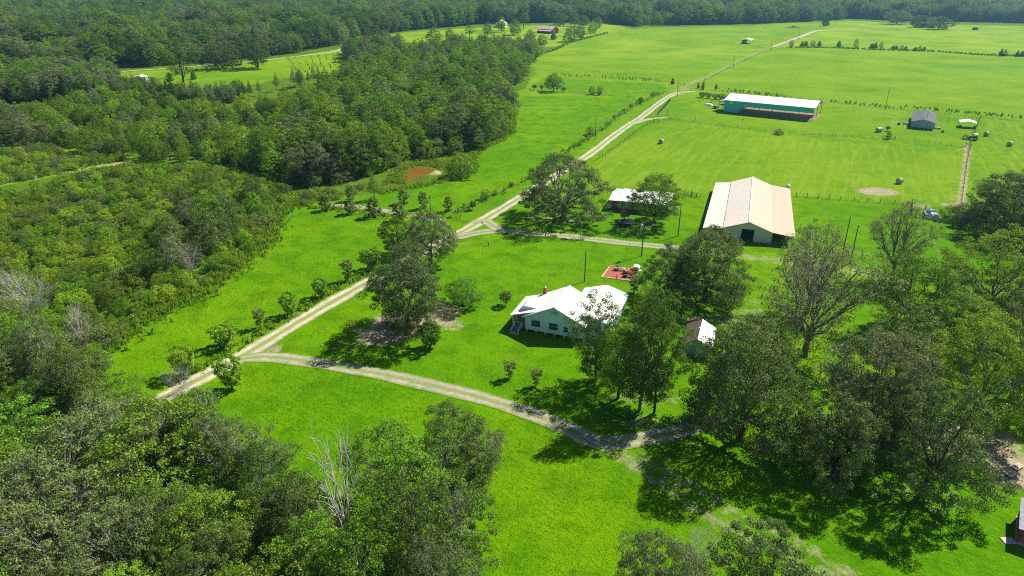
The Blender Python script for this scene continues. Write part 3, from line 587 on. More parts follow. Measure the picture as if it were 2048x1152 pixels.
# ------------------------------------------------------------------ woods
def scatter(poly, sp, jit=.75):
    xs = [p[0] for p in poly]; ys = [p[1] for p in poly]
    gx = np.arange(min(xs), max(xs), sp); gy = np.arange(min(ys), max(ys), sp * .87); X, Y = np.meshgrid(gx, gy); X = X + (np.arange(len(gy)) % 2)[:, None] * sp / 2
    X = X + NR.uniform(-jit, jit, X.shape) * sp / 2; Y = Y + NR.uniform(-jit, jit, Y.shape) * sp / 2; m = inside(poly, X, Y); return np.stack([X[m], Y[m]], 1)
HR = [(0, 1)]
STUFF = []      # (x, y, key, sx, sz)
CAND = {}       # name -> [(size, x, y, key, h, w, label, group)]
def where_px(x, y, h):
    px, py = PX(x, y, h * .6)
    a = 'at left edge' if px < 160 else 'at bottom edge' if py > 1010 else 'by the meadow' if (px > 380 and py > 420) else 'near the pond' if (690 < px < 960 and 230 < py < 380) else 'by the pasture' if px > 930 else 'near far meadow' if (py < 210 and px < 720) else ''
    return a
def cand(name, x, y, key, h, w, label, group):
    lo, hi = HR[0]; f = (h - lo) / (hi - lo + 1e-6); a = where_px(x, y, h); label = ('taller ' if f > .7 else 'low ' if f < .25 else '') + label + (', ' + a if a else '')
    CAND.setdefault(name, []).append((h / DEP(x, y), x, y, key, h, w, label, group))
def pick(ks): return R.choices([k for k, _ in ks], [w for _, w in ks])[0]
NAMEOF = {'pine0': 'pine_tree', 'pine1': 'pine_tree', 'scrub0': 'scrub_bush', 'scrub1': 'scrub_bush', 'scrub2': 'scrub_bush', 'scrub3': 'scrub_bush', 'oak1': 'woodland_oak', 'wood1': 'woodland_oak', 'dead': 'dead_tree', 'deadbush': 'dead_tree',
          'canopy0': 'thicket_tree', 'canopy1': 'thicket_tree', 'canopy2': 'thicket_tree', 'canopy3': 'thicket_tree'}
LOOK = {'pine0': 'dark green pine', 'pine1': 'tall bare-trunked pine', 'scrub0': 'yellow-green scrub bush', 'scrub1': 'upright yellow-green scrub bush', 'scrub2': 'dark green scrub bush', 'scrub3': 'olive twiggy scrub bush',
        'wood0': 'mid green tree', 'wood1': 'dark oak', 'wood2': 'grey-green mossy tree', 'wood3': 'bright green tree', 'wood4': 'bushy green tree', 'canopy0': 'green thicket tree', 'canopy1': 'grey twiggy thicket tree',
        'canopy2': 'dark thicket tree', 'canopy3': 'spreading thicket tree', 'dead': 'bleached dead tree', 'deadbush': 'bleached leafless bush'}
def patch(x, y, k=0.0): return .5 + .25 * (math.sin(x * .031 + 1.7 * math.sin(y * .017 + k)) + math.sin(y * .027 + k + 1.3 * math.sin(x * .021 + 2 * k)))
def wood(px, sp, mixk, hh, where, asp=(.85, 1.15), clear=None, gap=0.0):
    HR[0] = hh
    for x, y in scatter(wpoly(px), sp):
        if clear is not None and clear(x, y): continue
        q = .5 + .25 * (math.sin(x * .19 + 2 * math.sin(y * .11)) + math.sin(y * .16 + 1.5 * math.sin(x * .13)))
        if gap and q < gap * R.uniform(.7, 1.3): continue
        mk = [(k_, w_ * (3.5 if k_ in ('wood3', 'scrub0') and patch(x * 2.2, y * 2.2) > .68 else 3 if k_ in ('wood1', 'scrub2') and patch(x * 2.2, y * 2.2, 2.) > .66 else 3 if k_ in ('wood2', 'scrub3') and patch(x * 2.2, y * 2.2, 4.) > .66 else 1)) for k_, w_ in mixk]
        k = pick(mk); f = FORM[k]; h = (hh[0] + (hh[1] - hh[0]) * R.random() ** 1.3) * (1.18 if k.startswith('pine') else 1)
        w = h * (2 * f['R'] / f['H']) * R.uniform(*asp); cand(NAMEOF.get(k, 'woodland_tree'), x, y, k, h, w, LOOK[k] + ' ' + where, where)
WMIX = [('wood0', 4), ('wood1', 1.1), ('wood2', 1.3), ('wood3', 1.8), ('wood4', 3), ('pine0', .9)]
# tall wood behind the pond
wood([(705, 165), (760, 135), (830, 118), (900, 112), (1000, 108), (1062, 112), (1072, 120), (1045, 150), (1040, 172), (1000, 192), (1022, 245), (1024, 262), (960, 296), (900, 305), (830, 315), (770, 335),
      (700, 362), (640, 370), (560, 365), (520, 345), (500, 330), (560, 290), (640, 245), (655, 200)], 6.8, WMIX, (9, 17), 'in the tall wood behind the pond', gap=.12)
wood([(500, 332), (560, 368), (640, 374), (700, 366), (770, 340), (830, 320), (900, 310), (960, 300), (1026, 266), (1026, 248), (1012, 246), (960, 285), (820, 308), (700, 348), (560, 352)], 4.2, [('scrub0', 2), ('scrub1', 2), ('scrub2', 3), ('scrub3', 2)], (3, 6.5), 'at the foot of the tall wood')
# younger mixed wood on the left
wood([(-120, 205), (60, 232), (200, 195), (300, 208), (420, 232), (560, 215), (705, 165), (655, 240), (560, 290), (500, 335), (380, 330), (250, 318), (130, 300), (-120, 285)], 5.2,
     [('wood0', 2), ('wood4', 3), ('pine0', 2.4), ('wood2', 1.4), ('wood3', 1.4), ('scrub1', 2), ('scrub0', 2)], (3.5, 9.5), 'in the young mixed wood on the left', gap=.34)
wood([(230, 180), (420, 205), (600, 175), (700, 160), (600, 172), (420, 218), (240, 200)], 4.5, [('pine0', 3), ('wood0', 1), ('wood2', 1)], (7, 10), 'on the near edge of the far meadow')
# old wood at the left edge
wood([(-200, 150), (120, 162), (215, 160), (235, 192), (200, 205), (120, 200), (60, 206), (-200, 215)], 6.2, [('wood0', 2), ('wood1', 1), ('wood2', 3), ('wood4', 2)], (11, 16), 'in the old wood at the left edge')
wood([(-150, 250), (20, 245), (60, 290), (0, 300), (-150, 300)], 6.0, [('wood2', 2), ('wood1', 2), ('wood4', 1)], (9, 13), 'above the scrub clearing')
# scrub
SCR = [(-150, 405), (0, 398), (120, 370), (250, 350), (380, 344), (500, 352), (556, 385), (545, 438), (515, 488), (465, 532), (390, 584), (298, 624), (224, 686), (188, 750), (120, 720), (0, 650), (-150, 600)]
wood(SCR, 2.8, [('scrub0', 3), ('scrub1', 2.4), ('scrub2', 2), ('scrub3', 1.2), ('wood4', .12), ('wood3', .08)], (1.3, 4.0), 'in scrub left of the meadow', (.85, 1.35), gap=.05)
wood([(360, 430), (460, 410), (528, 412), (498, 468), (444, 510), (372, 560), (285, 602), (240, 590), (310, 510)], 9.0, [('wood4', 3), ('wood0', 2), ('wood2', 1.5), ('wood1', 1.2)], (6.5, 11), 'on the meadow side of the scrub')
wood([(-150, 300), (-60, 296), (60, 292), (130, 304), (250, 320), (120, 348), (0, 372), (-150, 385)], 3.0, [('scrub0', 3), ('scrub3', 2), ('scrub2', 1)], (1.0, 2.6), 'in the grassy clearing on the left', (.9, 1.5))
wood([(500, 345), (640, 378), (760, 375), (700, 398), (620, 410), (580, 418), (560, 400)], 5.5, [('scrub0', 2), ('scrub3', 2), ('scrub2', 1)], (1.2, 2.6), 'on rough ground below the pond', (.9, 1.4))
wood([(556, 400), (540, 434), (508, 482), (458, 526), (384, 578), (292, 618), (218, 682), (228, 694), (304, 630), (396, 590), (474, 534), (524, 489), (550, 440), (566, 424)], 3.4, [('scrub0', 3), ('scrub1', 2), ('scrub2', 2)], (.9, 2.2), 'on the ragged scrub edge', (.9, 1.4))
# thicket nearest the viewer, lower left
onroad = lambda x, y: seg_dist(np.array([x]), np.array([y]), wpoly([(330, 795), (480, 715), (620, 630)]))[0] < 4.5
CM = [('canopy0', 3.6), ('canopy1', 1.0), ('canopy2', 2.2), ('canopy3', 2)]
wood([(-300, 660), (0, 710), (90, 745), (150, 800), (190, 860), (200, 900), (-300, 900)], 6.6, CM, (6, 11.5), 'in the lower left thicket', clear=onroad)
wood([(-300, 900), (215, 900), (320, 905), (430, 910), (500, 960), (560, 1050), (600, 1120), (640, 1180), (700, 1320), (300, 1500), (-300, 1500)], 6.9, CM, (7, 13.5), 'in the lower left thicket', clear=onroad)
for bx, by, ty, w, k, lab in [(905, 965, 832, 165, 'canopy2', 'dark-crowned tree standing farthest into the lower meadow'), (800, 1030, 862, 190, 'canopy0', 'light green tree behind the bleached dead tree'), (960, 960, 860, 96, 'canopy1', 'grey twiggy tree at the meadow tip of the near thicket'),
        (850, 1160, 960, 200, 'canopy2', 'dark tree at the bottom edge right of the dead tree'), (740, 1230, 1040, 190, 'canopy0', 'green tree at the bottom edge below the dead tree'), (925, 1080, 985, 80, 'deadbush', 'grey leafless branches over the grass at the thicket edge'),
        (690, 1115, 868, 165, 'dead', 'bleached dead tree with bare upright limbs over the lower meadow'), (880, 1260, 1090, 140, 'canopy1', 'grey twiggy tree at the very bottom edge'), (172, 700, 612, 60, 'deadbush', 'bleached leafless crown at the left edge of the meadow'),
        (365, 790, 735, 55, 'deadbush', 'grey leafless bush beside the lowest roadside bush'), (60, 640, 545, 110, 'deadbush', 'pale leafless crown in the thicket at the left edge'), 
        (385, 545, 490, 50, 'deadbush', 'bleached dead snag standing in the scrub')]:
    hero(k, 'dead_tree' if 'dead' in k else 'thicket_tree', bx, by, ty, w, lab)
for bx, by, ty, w, k, lab in [(335, 925, 805, 135, 'canopy1', 'grey twiggy tree where the main track enters the thicket'), (415, 935, 800, 145, 'canopy3', 'spreading grey-green tree at the upper tip of the thicket by the lower meadow'), (485, 985, 842, 140, 'canopy1', 'grey feathery tree bordering the lower meadow below the driveway mouth'), (545, 1050, 905, 140, 'canopy2', 'dark tree bordering the lower meadow left of the dead tree'),
        (615, 1125, 965, 150, 'canopy3', 'spreading tree just left of the bleached dead tree'), (655, 1215, 1045, 165, 'canopy0', 'green tree at the bottom edge below and left of the dead tree'), (245, 895, 765, 120, 'canopy2', 'dark tree overhanging the lower end of the main track'), (175, 850, 700, 115, 'canopy3', 'spreading tree left of the meadow foot, above the main track'), (105, 790, 640, 120, 'canopy1', 'pale twiggy tree at the left edge beside the meadow foot')]:
    hero(k, 'thicket_tree', bx, by, ty, w, lab)
# distant forest: one mass
def far_forest(px, sp, hh, mixk):
    for x, y in scatter(wpoly(px), sp):
        mk = [(k_, w_ * (9 if k_ == 'wood3' and patch(x, y) > .72 else 4 if k_.startswith('pine') and patch(x, y, 2.) > .6 else 4 if k_ in ('wood1', 'wood2') and patch(x, y, 4.) > .6 else 1)) for k_, w_ in mixk]
        k = pick(mk); f = FORM[k]; h = R.uniform(*hh) * (.62 + .75 * patch(x * 2, y * 2, 1.)) * R.uniform(.85, 1.15); w = h * (2 * f['R'] / f['H']) * R.uniform(.9, 1.25) * (1.0 if not k.startswith('pine') else 1.25); STUFF.append((x, y, k, w / 2 / f['R'], h / f['H']))
FM = [('wood0', 3), ('wood1', 2), ('wood2', 2), ('wood3', 1), ('wood4', 2.5), ('pine0', 1.8), ('pine1', 1.4)]
far_forest([(-500, 146), (0, 148), (225, 139), (420, 126), (600, 105), (678, 90), (700, 80), (640, 60), (-500, 60)], 7.5, (13, 20), [('wood0', 2), ('wood1', 2), ('wood2', 2), ('wood3', 1.6), ('wood4', 1), ('pine0', 3), ('pine1', 3)])
far_forest([(-500, 62), (640, 60), (700, 82), (745, 70), (830, 60), (960, 48), (1210, 43), (1275, 54), (1300, 51), (1500, 48), (1560, 45), (1640, 42), (1700, 37), (1800, 41), (2048, 46), (2600, 50), (2600, 15), (-500, 15)], 9.0, (15, 21), FM)
far_forest([(-500, 16), (2600, 16), (2600, 0), (-500, 0)], 13, (17, 23), FM)
far_forest([(-700, 0), (2750, 0), (2750, -22), (-700, -22)], 24, (18, 25), FM)
far_forest([(690, 108), (740, 97), (775, 90), (800, 94), (760, 118), (715, 140)], 8.5, (11, 16), [('wood1', 3), ('wood0', 2), ('wood2', 1)])
for name, lst in sorted(CAND.items()):
    lst.sort(key=lambda c: -c[0])
    for i, (s, x, y, k, h, w, lab, grp) in enumerate(lst):
        if i < 290: plant(k, name, x, y, h, w, lab, 'bush' if name == 'scrub_bush' else 'tree', ('bushes ' if name == 'scrub_bush' else 'trees ') + grp, s * F > 70)
        else: STUFF.append((x, y, k, w / 2 / FORM[k]['R'], h / FORM[k]['H']))
    print('COUNT', name, len(lst))
print('STUFF', len(STUFF))
def forest_object(name, label, items):
    keys = sorted({i[2] for i in items}); pc = bpy.data.collections.new(name + '_forms')
    for i, k in enumerate(keys):
        a, b = FORM[k]['trunk'], FORM[k].get('crown')
        def arr(me):
            v = np.empty(len(me.vertices) * 3, np.float32); me.vertices.foreach_get('co', v); l = np.empty(len(me.loops), np.int32); me.loops.foreach_get('vertex_index', l); return v.reshape(-1, 3), l.reshape(-1, 4)
        va, qa = arr(a); va, qa = va, qa; V, Q, mi, mats = va, qa, np.zeros(len(qa)), [a.materials[0]]
        if b is not None: vb, qb = arr(b); V = np.concatenate([va, vb]); Q = np.concatenate([qa, qb + len(va)]); mi = np.concatenate([mi, np.ones(len(qb))]); mats.append(b.materials[0])
        pc.objects.link(bpy.data.objects.new('form_%02d' % i, fastmesh('form', V, Q, mats, mi)))
    n = len(items); me = bpy.data.meshes.new(name); me.vertices.add(n)
    me.vertices.foreach_set('co', np.array([(x, y, 0) for x, y, *_ in items], np.float32).ravel())
    a = me.attributes.new('form', 'INT', 'POINT'); a.data.foreach_set('value', np.array([keys.index(i[2]) for i in items], np.int32))
    a = me.attributes.new('size', 'FLOAT_VECTOR', 'POINT'); a.data.foreach_set('vector', np.array([(i[3], i[3], i[4]) for i in items], np.float32).ravel())
    a = me.attributes.new('turn', 'FLOAT_VECTOR', 'POINT'); a.data.foreach_set('vector', np.array([(0, 0, R.uniform(0, 6.28)) for i in items], np.float32).ravel())
    o = put(name, me, kind='stuff', label=label, cat='forest')
    ng = bpy.data.node_groups.new(name, 'GeometryNodeTree'); ng.interface.new_socket('Geometry', in_out='INPUT', socket_type='NodeSocketGeometry'); ng.interface.new_socket('Geometry', in_out='OUTPUT', socket_type='NodeSocketGeometry')
    N = ng.nodes; L = ng.links; gi = N.new('NodeGroupInput'); go = N.new('NodeGroupOutput'); ip = N.new('GeometryNodeInstanceOnPoints'); ci = N.new('GeometryNodeCollectionInfo')
    ci.inputs['Collection'].default_value = pc; ci.inputs['Separate Children'].default_value = True; ci.inputs['Reset Children'].default_value = True; ip.inputs['Pick Instance'].default_value = True
    def na(nm, ty):
        q = N.new('GeometryNodeInputNamedAttribute'); q.data_type = ty; q.inputs['Name'].default_value = nm; return q.outputs['Attribute']
    er = N.new('FunctionNodeEulerToRotation'); L.new(na('turn', 'FLOAT_VECTOR'), er.inputs[0]); L.new(er.outputs[0], ip.inputs['Rotation'])
    L.new(na('form', 'INT'), ip.inputs['Instance Index']); L.new(na('size', 'FLOAT_VECTOR'), ip.inputs['Scale']); L.new(gi.outputs[0], ip.inputs['Points']); L.new(ci.outputs[0], ip.inputs['Instance']); L.new(ip.outputs[0], go.inputs[0])
    o.modifiers.new('scatter', 'NODES').node_group = ng; return o
forest_object('forest', 'distant forest and the deeper parts of the woods, read as one mass', STUFF)
# field seedlings
def rowpts(a, b, n):
    (x0, y0), (x1, y1) = W(*a), W(*b); return [(x0 + (x1 - x0) * i / (n - 1), y0 + (y1 - y0) * i / (n - 1)) for i in range(n)]
def seedlings(rows, name, label, group, hs):
    for a, b, n in rows:
        for x, y in rowpts(a, b, n):
            if R.random() < .16: continue
            h = R.uniform(*hs); t = put(name, FORM['sprout']['crown'], None, (x + R.uniform(-.8, .8), y + R.uniform(-.8, .8), 0), label=label, cat='seedling', group=group); f = h / 1.6; t.scale = (f * 1.3, f * 1.3, f); t.rotation_euler = (0, 0, R.uniform(0, 6))
seedlings([((1440, 178), (1560, 191), 22), ((1448, 182), (1580, 195), 20), ((1660, 203), (1800, 214), 14), ((1690, 207), (1800, 217), 12), ((1810, 213), (2060, 236), 36), ((1830, 217), (2040, 237), 26)], 'seedling', 'young pine seedling in the rows beyond the turquoise barn fence', 'seedlings beyond the turquoise barn', (.7, 1.5))
seedlings([((1110, 148), (1310, 160), 34), ((1130, 152), (1330, 164), 30)], 'seedling', 'young pine seedling in the rows above the bright pasture', 'seedlings above the pasture', (.7, 1.4))
seedlings([((575 + 3 * i, 116.5 + 4 * i), (736, 106 + 4 * i), 12) for i in range(8)], 'seedling', 'young pine seedling in the rows of the far left meadow', 'seedlings in the far left meadow', (.9, 1.7))
# tall weeds along the wood edges, round the pond and on the verges
def weeds(name, label, lines, areas, m, hs):
    C = []; Hh = []
    for pts, w, den in lines:
        for p in smooth_path(wpoly(pts), 1.0):
            for _ in range(den): C.append((p.x + R.gauss(0, w), p.y + R.gauss(0, w)))
    for poly, sp in areas: C += [tuple(c) for c in scatter(wpoly(poly), sp, 1.0)]
    C = np.array(C); n = len(C); k = 5; g = NR; base = np.repeat(C, k, 0) + g.normal(0, .3, (n * k, 2)); h = g.uniform(*hs, n * k) * np.repeat(g.uniform(.6, 1.3, n), k); a = g.uniform(0, 6.28, n * k); w = h * g.uniform(.12, .28, n * k)
    lean = g.normal(0, .3, (n * k, 2)) * h[:, None]; dx, dy = np.cos(a) * w, np.sin(a) * w; z = np.zeros(n * k)
    V = np.stack([np.stack([base[:, 0] - dx, base[:, 1] - dy, z], 1), np.stack([base[:, 0] + dx, base[:, 1] + dy, z], 1), np.stack([base[:, 0] + dx * .7 + lean[:, 0], base[:, 1] + dy * .7 + lean[:, 1], h * .8], 1), np.stack([base[:, 0] - dx * .3 + lean[:, 0] * 1.2, base[:, 1] - dy * .3 + lean[:, 1] * 1.2, h], 1)], 1).reshape(-1, 3)
    return put(name, fastmesh(name, V, np.arange(n * k * 4).reshape(-1, 4), [m]), kind='stuff', label=label, cat='weeds')
L_WEED = leaf_mat('leaf_weed', [(0.09, 0.21, 0.006), (0.16, 0.32, 0.010), (0.26, 0.34, 0.04)], .0, .0, .4)
weeds('tall_weeds', 'tall green weeds along the wood edges and around the pond',
      [([(236, 700), (310, 632), (400, 592), (480, 535), (530, 490), (556, 440), (575, 425)], 1.8, 6), ([(1028, 262), (1000, 283), (950, 302), (945, 345), (900, 360), (830, 374), (760, 386)], .9, 7), ([(915, 425), (985, 392), (1045, 362), (1095, 330), (1150, 293), (1200, 262), (1250, 224), (1330, 184)], .9, 1),
       ([(360, 765), (480, 690), (600, 622), (740, 540), (830, 492)], .7, 3), ([(800, 368), (798, 352), (815, 334), (850, 328), (890, 335)], 1.0, 8), ([(600, 412), (700, 420), (800, 436), (900, 434)], 1.6, 4)],
      [([(760, 372), (800, 330), (850, 318), (925, 325), (940, 345), (890, 345), (860, 331), (820, 333), (800, 350), (798, 366)], 1.0), ([(560, 385), (640, 380), (700, 388), (640, 404), (590, 418), (556, 440), (545, 420)], 1.1), ([(-100, 335), (60, 330), (140, 312), (240, 322), (120, 350), (-100, 385)], 1.6), ([(556, 385), (540, 430), (505, 480), (455, 524), (380, 576), (288, 616), (214, 680), (236, 702), (310, 637), (400, 596), (480, 540), (530, 494), (556, 442), (575, 426)], .75), ([(120, 352), (250, 328), (400, 334), (520, 346), (400, 344), (250, 350), (120, 370)], 1.0)], L_WEED, (.35, 1.1))
weeds('hedge', 'low dark brush along the far hedge line', [([(1590, 95.5), (1660, 96), (1760, 100), (1860, 103), (1960, 110), (2048, 113)], 1.0, 2), ([(1010, 119), (1100, 103), (1140, 86), (1215, 66)], 1.2, 1)], [], L_BROAD, (.7, 1.8))

weeds('fence_weeds', 'uncut grass strips under the field fences', [(p_, .4, 1) for p_ in ([(1340, 238), (1420, 249), (1500, 258), (1555, 266), (1640, 270), (1745, 276)], [(1765, 277), (1830, 282), (1880, 288), (1925, 296)], [(1358, 181), (1430, 181), (1500, 184), (1640, 202), (1780, 217), (1962, 235)], [(1192, 322), (1240, 288), (1290, 252), (1318, 236)],
    [(1592, 393), (1680, 400), (1760, 406), (1815, 411)], [(1962, 235), (2060, 245), (2200, 262)], [(1040, 120), (1300, 160), (1390, 172)], [(1190, 70), (1300, 80), (1480, 90), (1530, 97)], [(1375, 176), (1420, 155), (1480, 125), (1540, 99), (1600, 76)], [(1180, 386), (1270, 384), (1345, 388), (1400, 394)], [(1000, 185), (1060, 180), (1140, 186), (1200, 190), (1270, 196)], [(1960, 236), (1950, 262), (1940, 292), (1930, 350)])], [], leaf_mat('fence_grass', [(0.045, 0.13, 0.004), (0.08, 0.19, 0.006), (0.16, 0.24, 0.03)], 0, 0, .3), (.12, .42))
MG = leaf_mat('meadow_grass', [(0.06, 0.20, 0.002), (0.10, 0.27, 0.003), (0.16, 0.33, 0.006)], 0, 0, .4)
weeds('meadow_grass', 'longer grass tufts over the lower meadow and the meadow beside the scrub', [], [([(480, 745), (640, 740), (900, 800), (1100, 870), (1260, 960), (1500, 1100), (1700, 1200), (950, 1200), (940, 1050), (1010, 900), (860, 850), (600, 900), (560, 880)], .62), ([(240, 765), (245, 705), (320, 632), (410, 590), (490, 535), (540, 488), (562, 442), (640, 424), (790, 446), (720, 545), (500, 680), (360, 765)], .85)], MG, (.07, .18))
# ------------------------------------------------------------------ buildings
def metal(name, col, rough=.45, streak=(6, .4, .4), var=.06): return plain(name, col, rough, var, 1.0, 0.0, .4, streak)
WHITE_ROOF = metal('white_metal', (0.90, 0.87, 0.83), var=.03); CREAM_ROOF = metal('cream_metal', (0.72, 0.64, 0.53), var=.07); TAN_ROOF = metal('tan_metal', (0.53, 0.41, 0.275), var=.06)
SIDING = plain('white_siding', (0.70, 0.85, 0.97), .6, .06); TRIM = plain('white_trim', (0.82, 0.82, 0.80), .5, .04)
DARK = plain('dark_interior', (0.02, 0.02, 0.022), .9, .2); BRICK = plain('red_brick', (0.34, 0.13, 0.08), .85, .25, 9)
def glass_mat():
    t = NT('window_glass'); t.bsdf((0.025, 0.07, 0.085), .08, spec=.8); return t.m
GLASS = glass_mat()
GREYW = plain('grey_metal_wall', (0.70, 0.69, 0.66), .5, .05, 1, streak=(5, 5, .3)); WOODG = plain('weathered_wood', (0.24, 0.20, 0.16), .9, .3, 4); DECK = plain('deck_wood', (0.30, 0.24, 0.19), .9, .25, 5)
CONC = plain('concrete', (0.52, 0.50, 0.46), .9, .12); TEAL = plain('turquoise_metal', (0.03, 0.60, 0.60), .45, .10, 1, streak=(5, 5, .4)); STEEL = plain('galvanised', (0.45, 0.46, 0.47), .4, .12, 4, .6)
RUST = plain('red_oxide_steel', (0.35, 0.13, 0.09), .7, .2, 4); SHING = plain('grey_shingle', (0.12, 0.12, 0.135), .9, .22, 6); BLUEW = plain('blue_grey_siding', (0.30, 0.42, 0.50), .6, .08)
POLE = plain('creosote_pole', (0.13, 0.10, 0.08), .9, .25, 5); WIRE = plain('wire', (0.18, 0.18, 0.18), .5, .05); POSTM = plain('fence_post_wood', (0.14, 0.115, 0.09), .95, .3, 6)
GREENW = plain('pale_green_wall', (0.34, 0.47, 0.42), .7, .08); BROWNR = plain('brown_shingle', (0.13, 0.085, 0.07), .9, .25, 5); REDP = plain('red_paint', (0.42, 0.03, 0.035), .7, .15)
def ribs(mb, p0, p1, q0, q1, n, w=.05, h=.012):               # standing seams from edge p to edge q of a roof sheet
    p0, p1, q0, q1 = map(Vector, (p0, p1, q0, q1))
    for i in range(n + 1):
        t = i / n; a = p0.lerp(p1, t); b = q0.lerp(q1, t); mb.beam(a + Vector((0, 0, h * .5)), b + Vector((0, 0, h * .5)), w, h)
def roof(parent, name, m, quad, t=.1, seams=0, seam_m=None):
    o = MB().slab(quad, t).build(name, m, parent)
    if seams:
        mb = MB(); ribs(mb, quad[0], quad[1], quad[3], quad[2], seams); mb.build('roof_seam', seam_m or m, o)
    return o
def window(parent, x, z, w, h, y=0.0, face='y', bars=1, sign=-1):
    fr = MB(); d = .06; e = .09
    def B(mb, a0, a1, z0, z1, d0, d1):
        lo, hi = sorted((y + sign * d0, y + sign * d1))
        mb.box(a0, a1, lo, hi, z0, z1) if face == 'y' else mb.box(lo, hi, a0, a1, z0, z1)
    B(fr, x - e, x + w + e, z + h, z + h + e, .0, d); B(fr, x - e, x + w + e, z - e, z, .0, d + .03); B(fr, x - e, x, z, z + h, .0, d); B(fr, x + w, x + w + e, z, z + h, .0, d)
    for i in range(bars): B(fr, x + w * (i + 1) / (bars + 1) - .03, x + w * (i + 1) / (bars + 1) + .03, z, z + h, .0, d * .9)
    B(fr, x, x + w, z + h * .5 - .025, z + h * .5 + .025, .0, d * .8)
    o = fr.build('window', TRIM, parent); p = MB(); B(p, x, x + w, z, z + h, .004, .02); p.build('pane', GLASS, o); return o
def lap(mb, x0, x1, z0, z1, y, topf=None, st=.19, sign=-1):      # lapped boards on a wall facing -y
    z = z0
    while z < z1 - .02:
        zz = min(z + st, z1); a, b = (x0, x1) if topf is None else topf(z, zz)
        if b - a > .1: mb.add([(a, y + sign * .035, z), (b, y + sign * .035, z), (b, y + sign * .008, zz), (a, y + sign * .008, zz), (a, y, z), (b, y, z)], [(0, 1, 2, 3), (4, 5, 1, 0)])
        z = zz
# white farmhouse
hx, hy = W(1050.7, 657.4, .55); A_H = math.radians(-21)
h = thing('farmhouse', 'white clapboard farmhouse with white metal roofs, brick chimney and porch', 'house', (hx, hy, 0), A_H)
WX, WY, EZ, RZ, RX = 11.6, 9.4, 3.35, 6.35, 5.75
rk = lambda x: EZ + .18 + (RZ - EZ - .2) * (1 - abs(x - RX) / RX) - .12
MB().add([(0, 0, .55), (WX, 0, .55), (WX, WY, .55), (0, WY, .55), (0, 0, rk(0)), (WX, 0, rk(WX)), (WX, WY, rk(WX)), (0, WY, rk(0)), (RX, 0, rk(RX)), (RX, WY, rk(RX))],
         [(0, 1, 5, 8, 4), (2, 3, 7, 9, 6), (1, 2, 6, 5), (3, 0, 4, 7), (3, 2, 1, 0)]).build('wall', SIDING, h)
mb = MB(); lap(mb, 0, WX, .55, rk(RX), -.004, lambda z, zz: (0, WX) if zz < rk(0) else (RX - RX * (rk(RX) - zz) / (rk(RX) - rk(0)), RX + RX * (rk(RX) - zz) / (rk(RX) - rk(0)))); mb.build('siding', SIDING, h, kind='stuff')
for x in (-.02, WX - .1): MB().box(x, x + .12, -.06, -.012, .55, rk(0)).build('corner_board', TRIM, h)
roof(h, 'roof_slope', WHITE_ROOF, [(-.45, -.55, EZ), (-.45, 9.9, EZ), (RX, 9.9, RZ), (RX, -.55, RZ)], .12, 22)
roof(h, 'roof_slope', WHITE_ROOF, [(WX + .35, 9.9, EZ + .02), (WX + .35, -.55, EZ + .02), (RX + .01, -.55, RZ), (RX + .01, 9.9, RZ)], .12, 22)
MB().beam((RX, -.6, RZ + .04), (RX, 9.95, RZ + .04), .4, .06).build('ridge_cap', WHITE_ROOF, h)
for s in (-1, 1): MB().beam((RX, -.58, RZ - .12), (RX + s * 6.2, -.58, EZ - .12), .06, .26).build('bargeboard', TRIM, h)
window(h, 1.25, 1.45, 1.7, 1.35, -.04, bars=0); window(h, 4.75, 1.4, 1.7, 1.35, -.04, bars=0); window(h, 7.6, 1.35, .85, 1.1, -.04, bars=0); window(h, 9.3, 1.4, 1.2, 1.3, -.04, bars=1)
v = MB().box(5.0, 6.5, -.07, -.03, 4.55, 5.3).build('gable_vent', TRIM, h); mb = MB()
for i in range(6): mb.box(5.08, 5.72, -.1, -.072, 4.62 + i * .11, 4.67 + i * .11); mb.box(5.78, 6.42, -.1, -.072, 4.62 + i * .11, 4.67 + i * .11)
mb.build('louvre', plain('louvre_grey', (.35, .4, .43)), v)
for i in range(7):
    MB().box(.1 + i * 1.85, .5 + i * 1.85, .05, .45, 0, .545).build('pier', CONC, h)
# porch wing
PZ0, PZ1 = 3.0, 4.6
roof(h, 'porch_roof', WHITE_ROOF, [(-3.1, -.1, PZ0), (-3.1, 8.7, PZ0), (2.05, 8.7, PZ1), (2.05, -.1, PZ1 - .02)], .1, 18)
MB().box(-2.9, -.02, .6, 8.3, .42, .58).build('porch_floor', DECK, h)
for y in (.7, 2.6, 4.5, 6.4, 8.1):
    MB().box(-2.85, -2.65, y - .1, y + .1, .585, 2.9).build('porch_post', TRIM, h); MB().box(-2.95, -2.55, y - .2, y + .2, 0, .415).build('pier', CONC, h)
MB().box(-2.82, -.05, .62, .66, 1.35, 1.43).build('porch_rail', TRIM, h); MB().box(-2.78, -2.72, .8, 8.0, 1.35, 1.43).build('porch_rail', TRIM, h)
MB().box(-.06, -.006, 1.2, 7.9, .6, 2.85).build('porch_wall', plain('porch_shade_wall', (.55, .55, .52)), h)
window(h, 2.2, 1.3, 1.2, 1.4, -.07, 'x'); window(h, 5.6, 1.3, 1.2, 1.4, -.07, 'x'); MB().box(-.12, -.064, 4.0, 4.95, .6, 2.7).build('door', plain('door_green', (.05, .12, .1)), h)
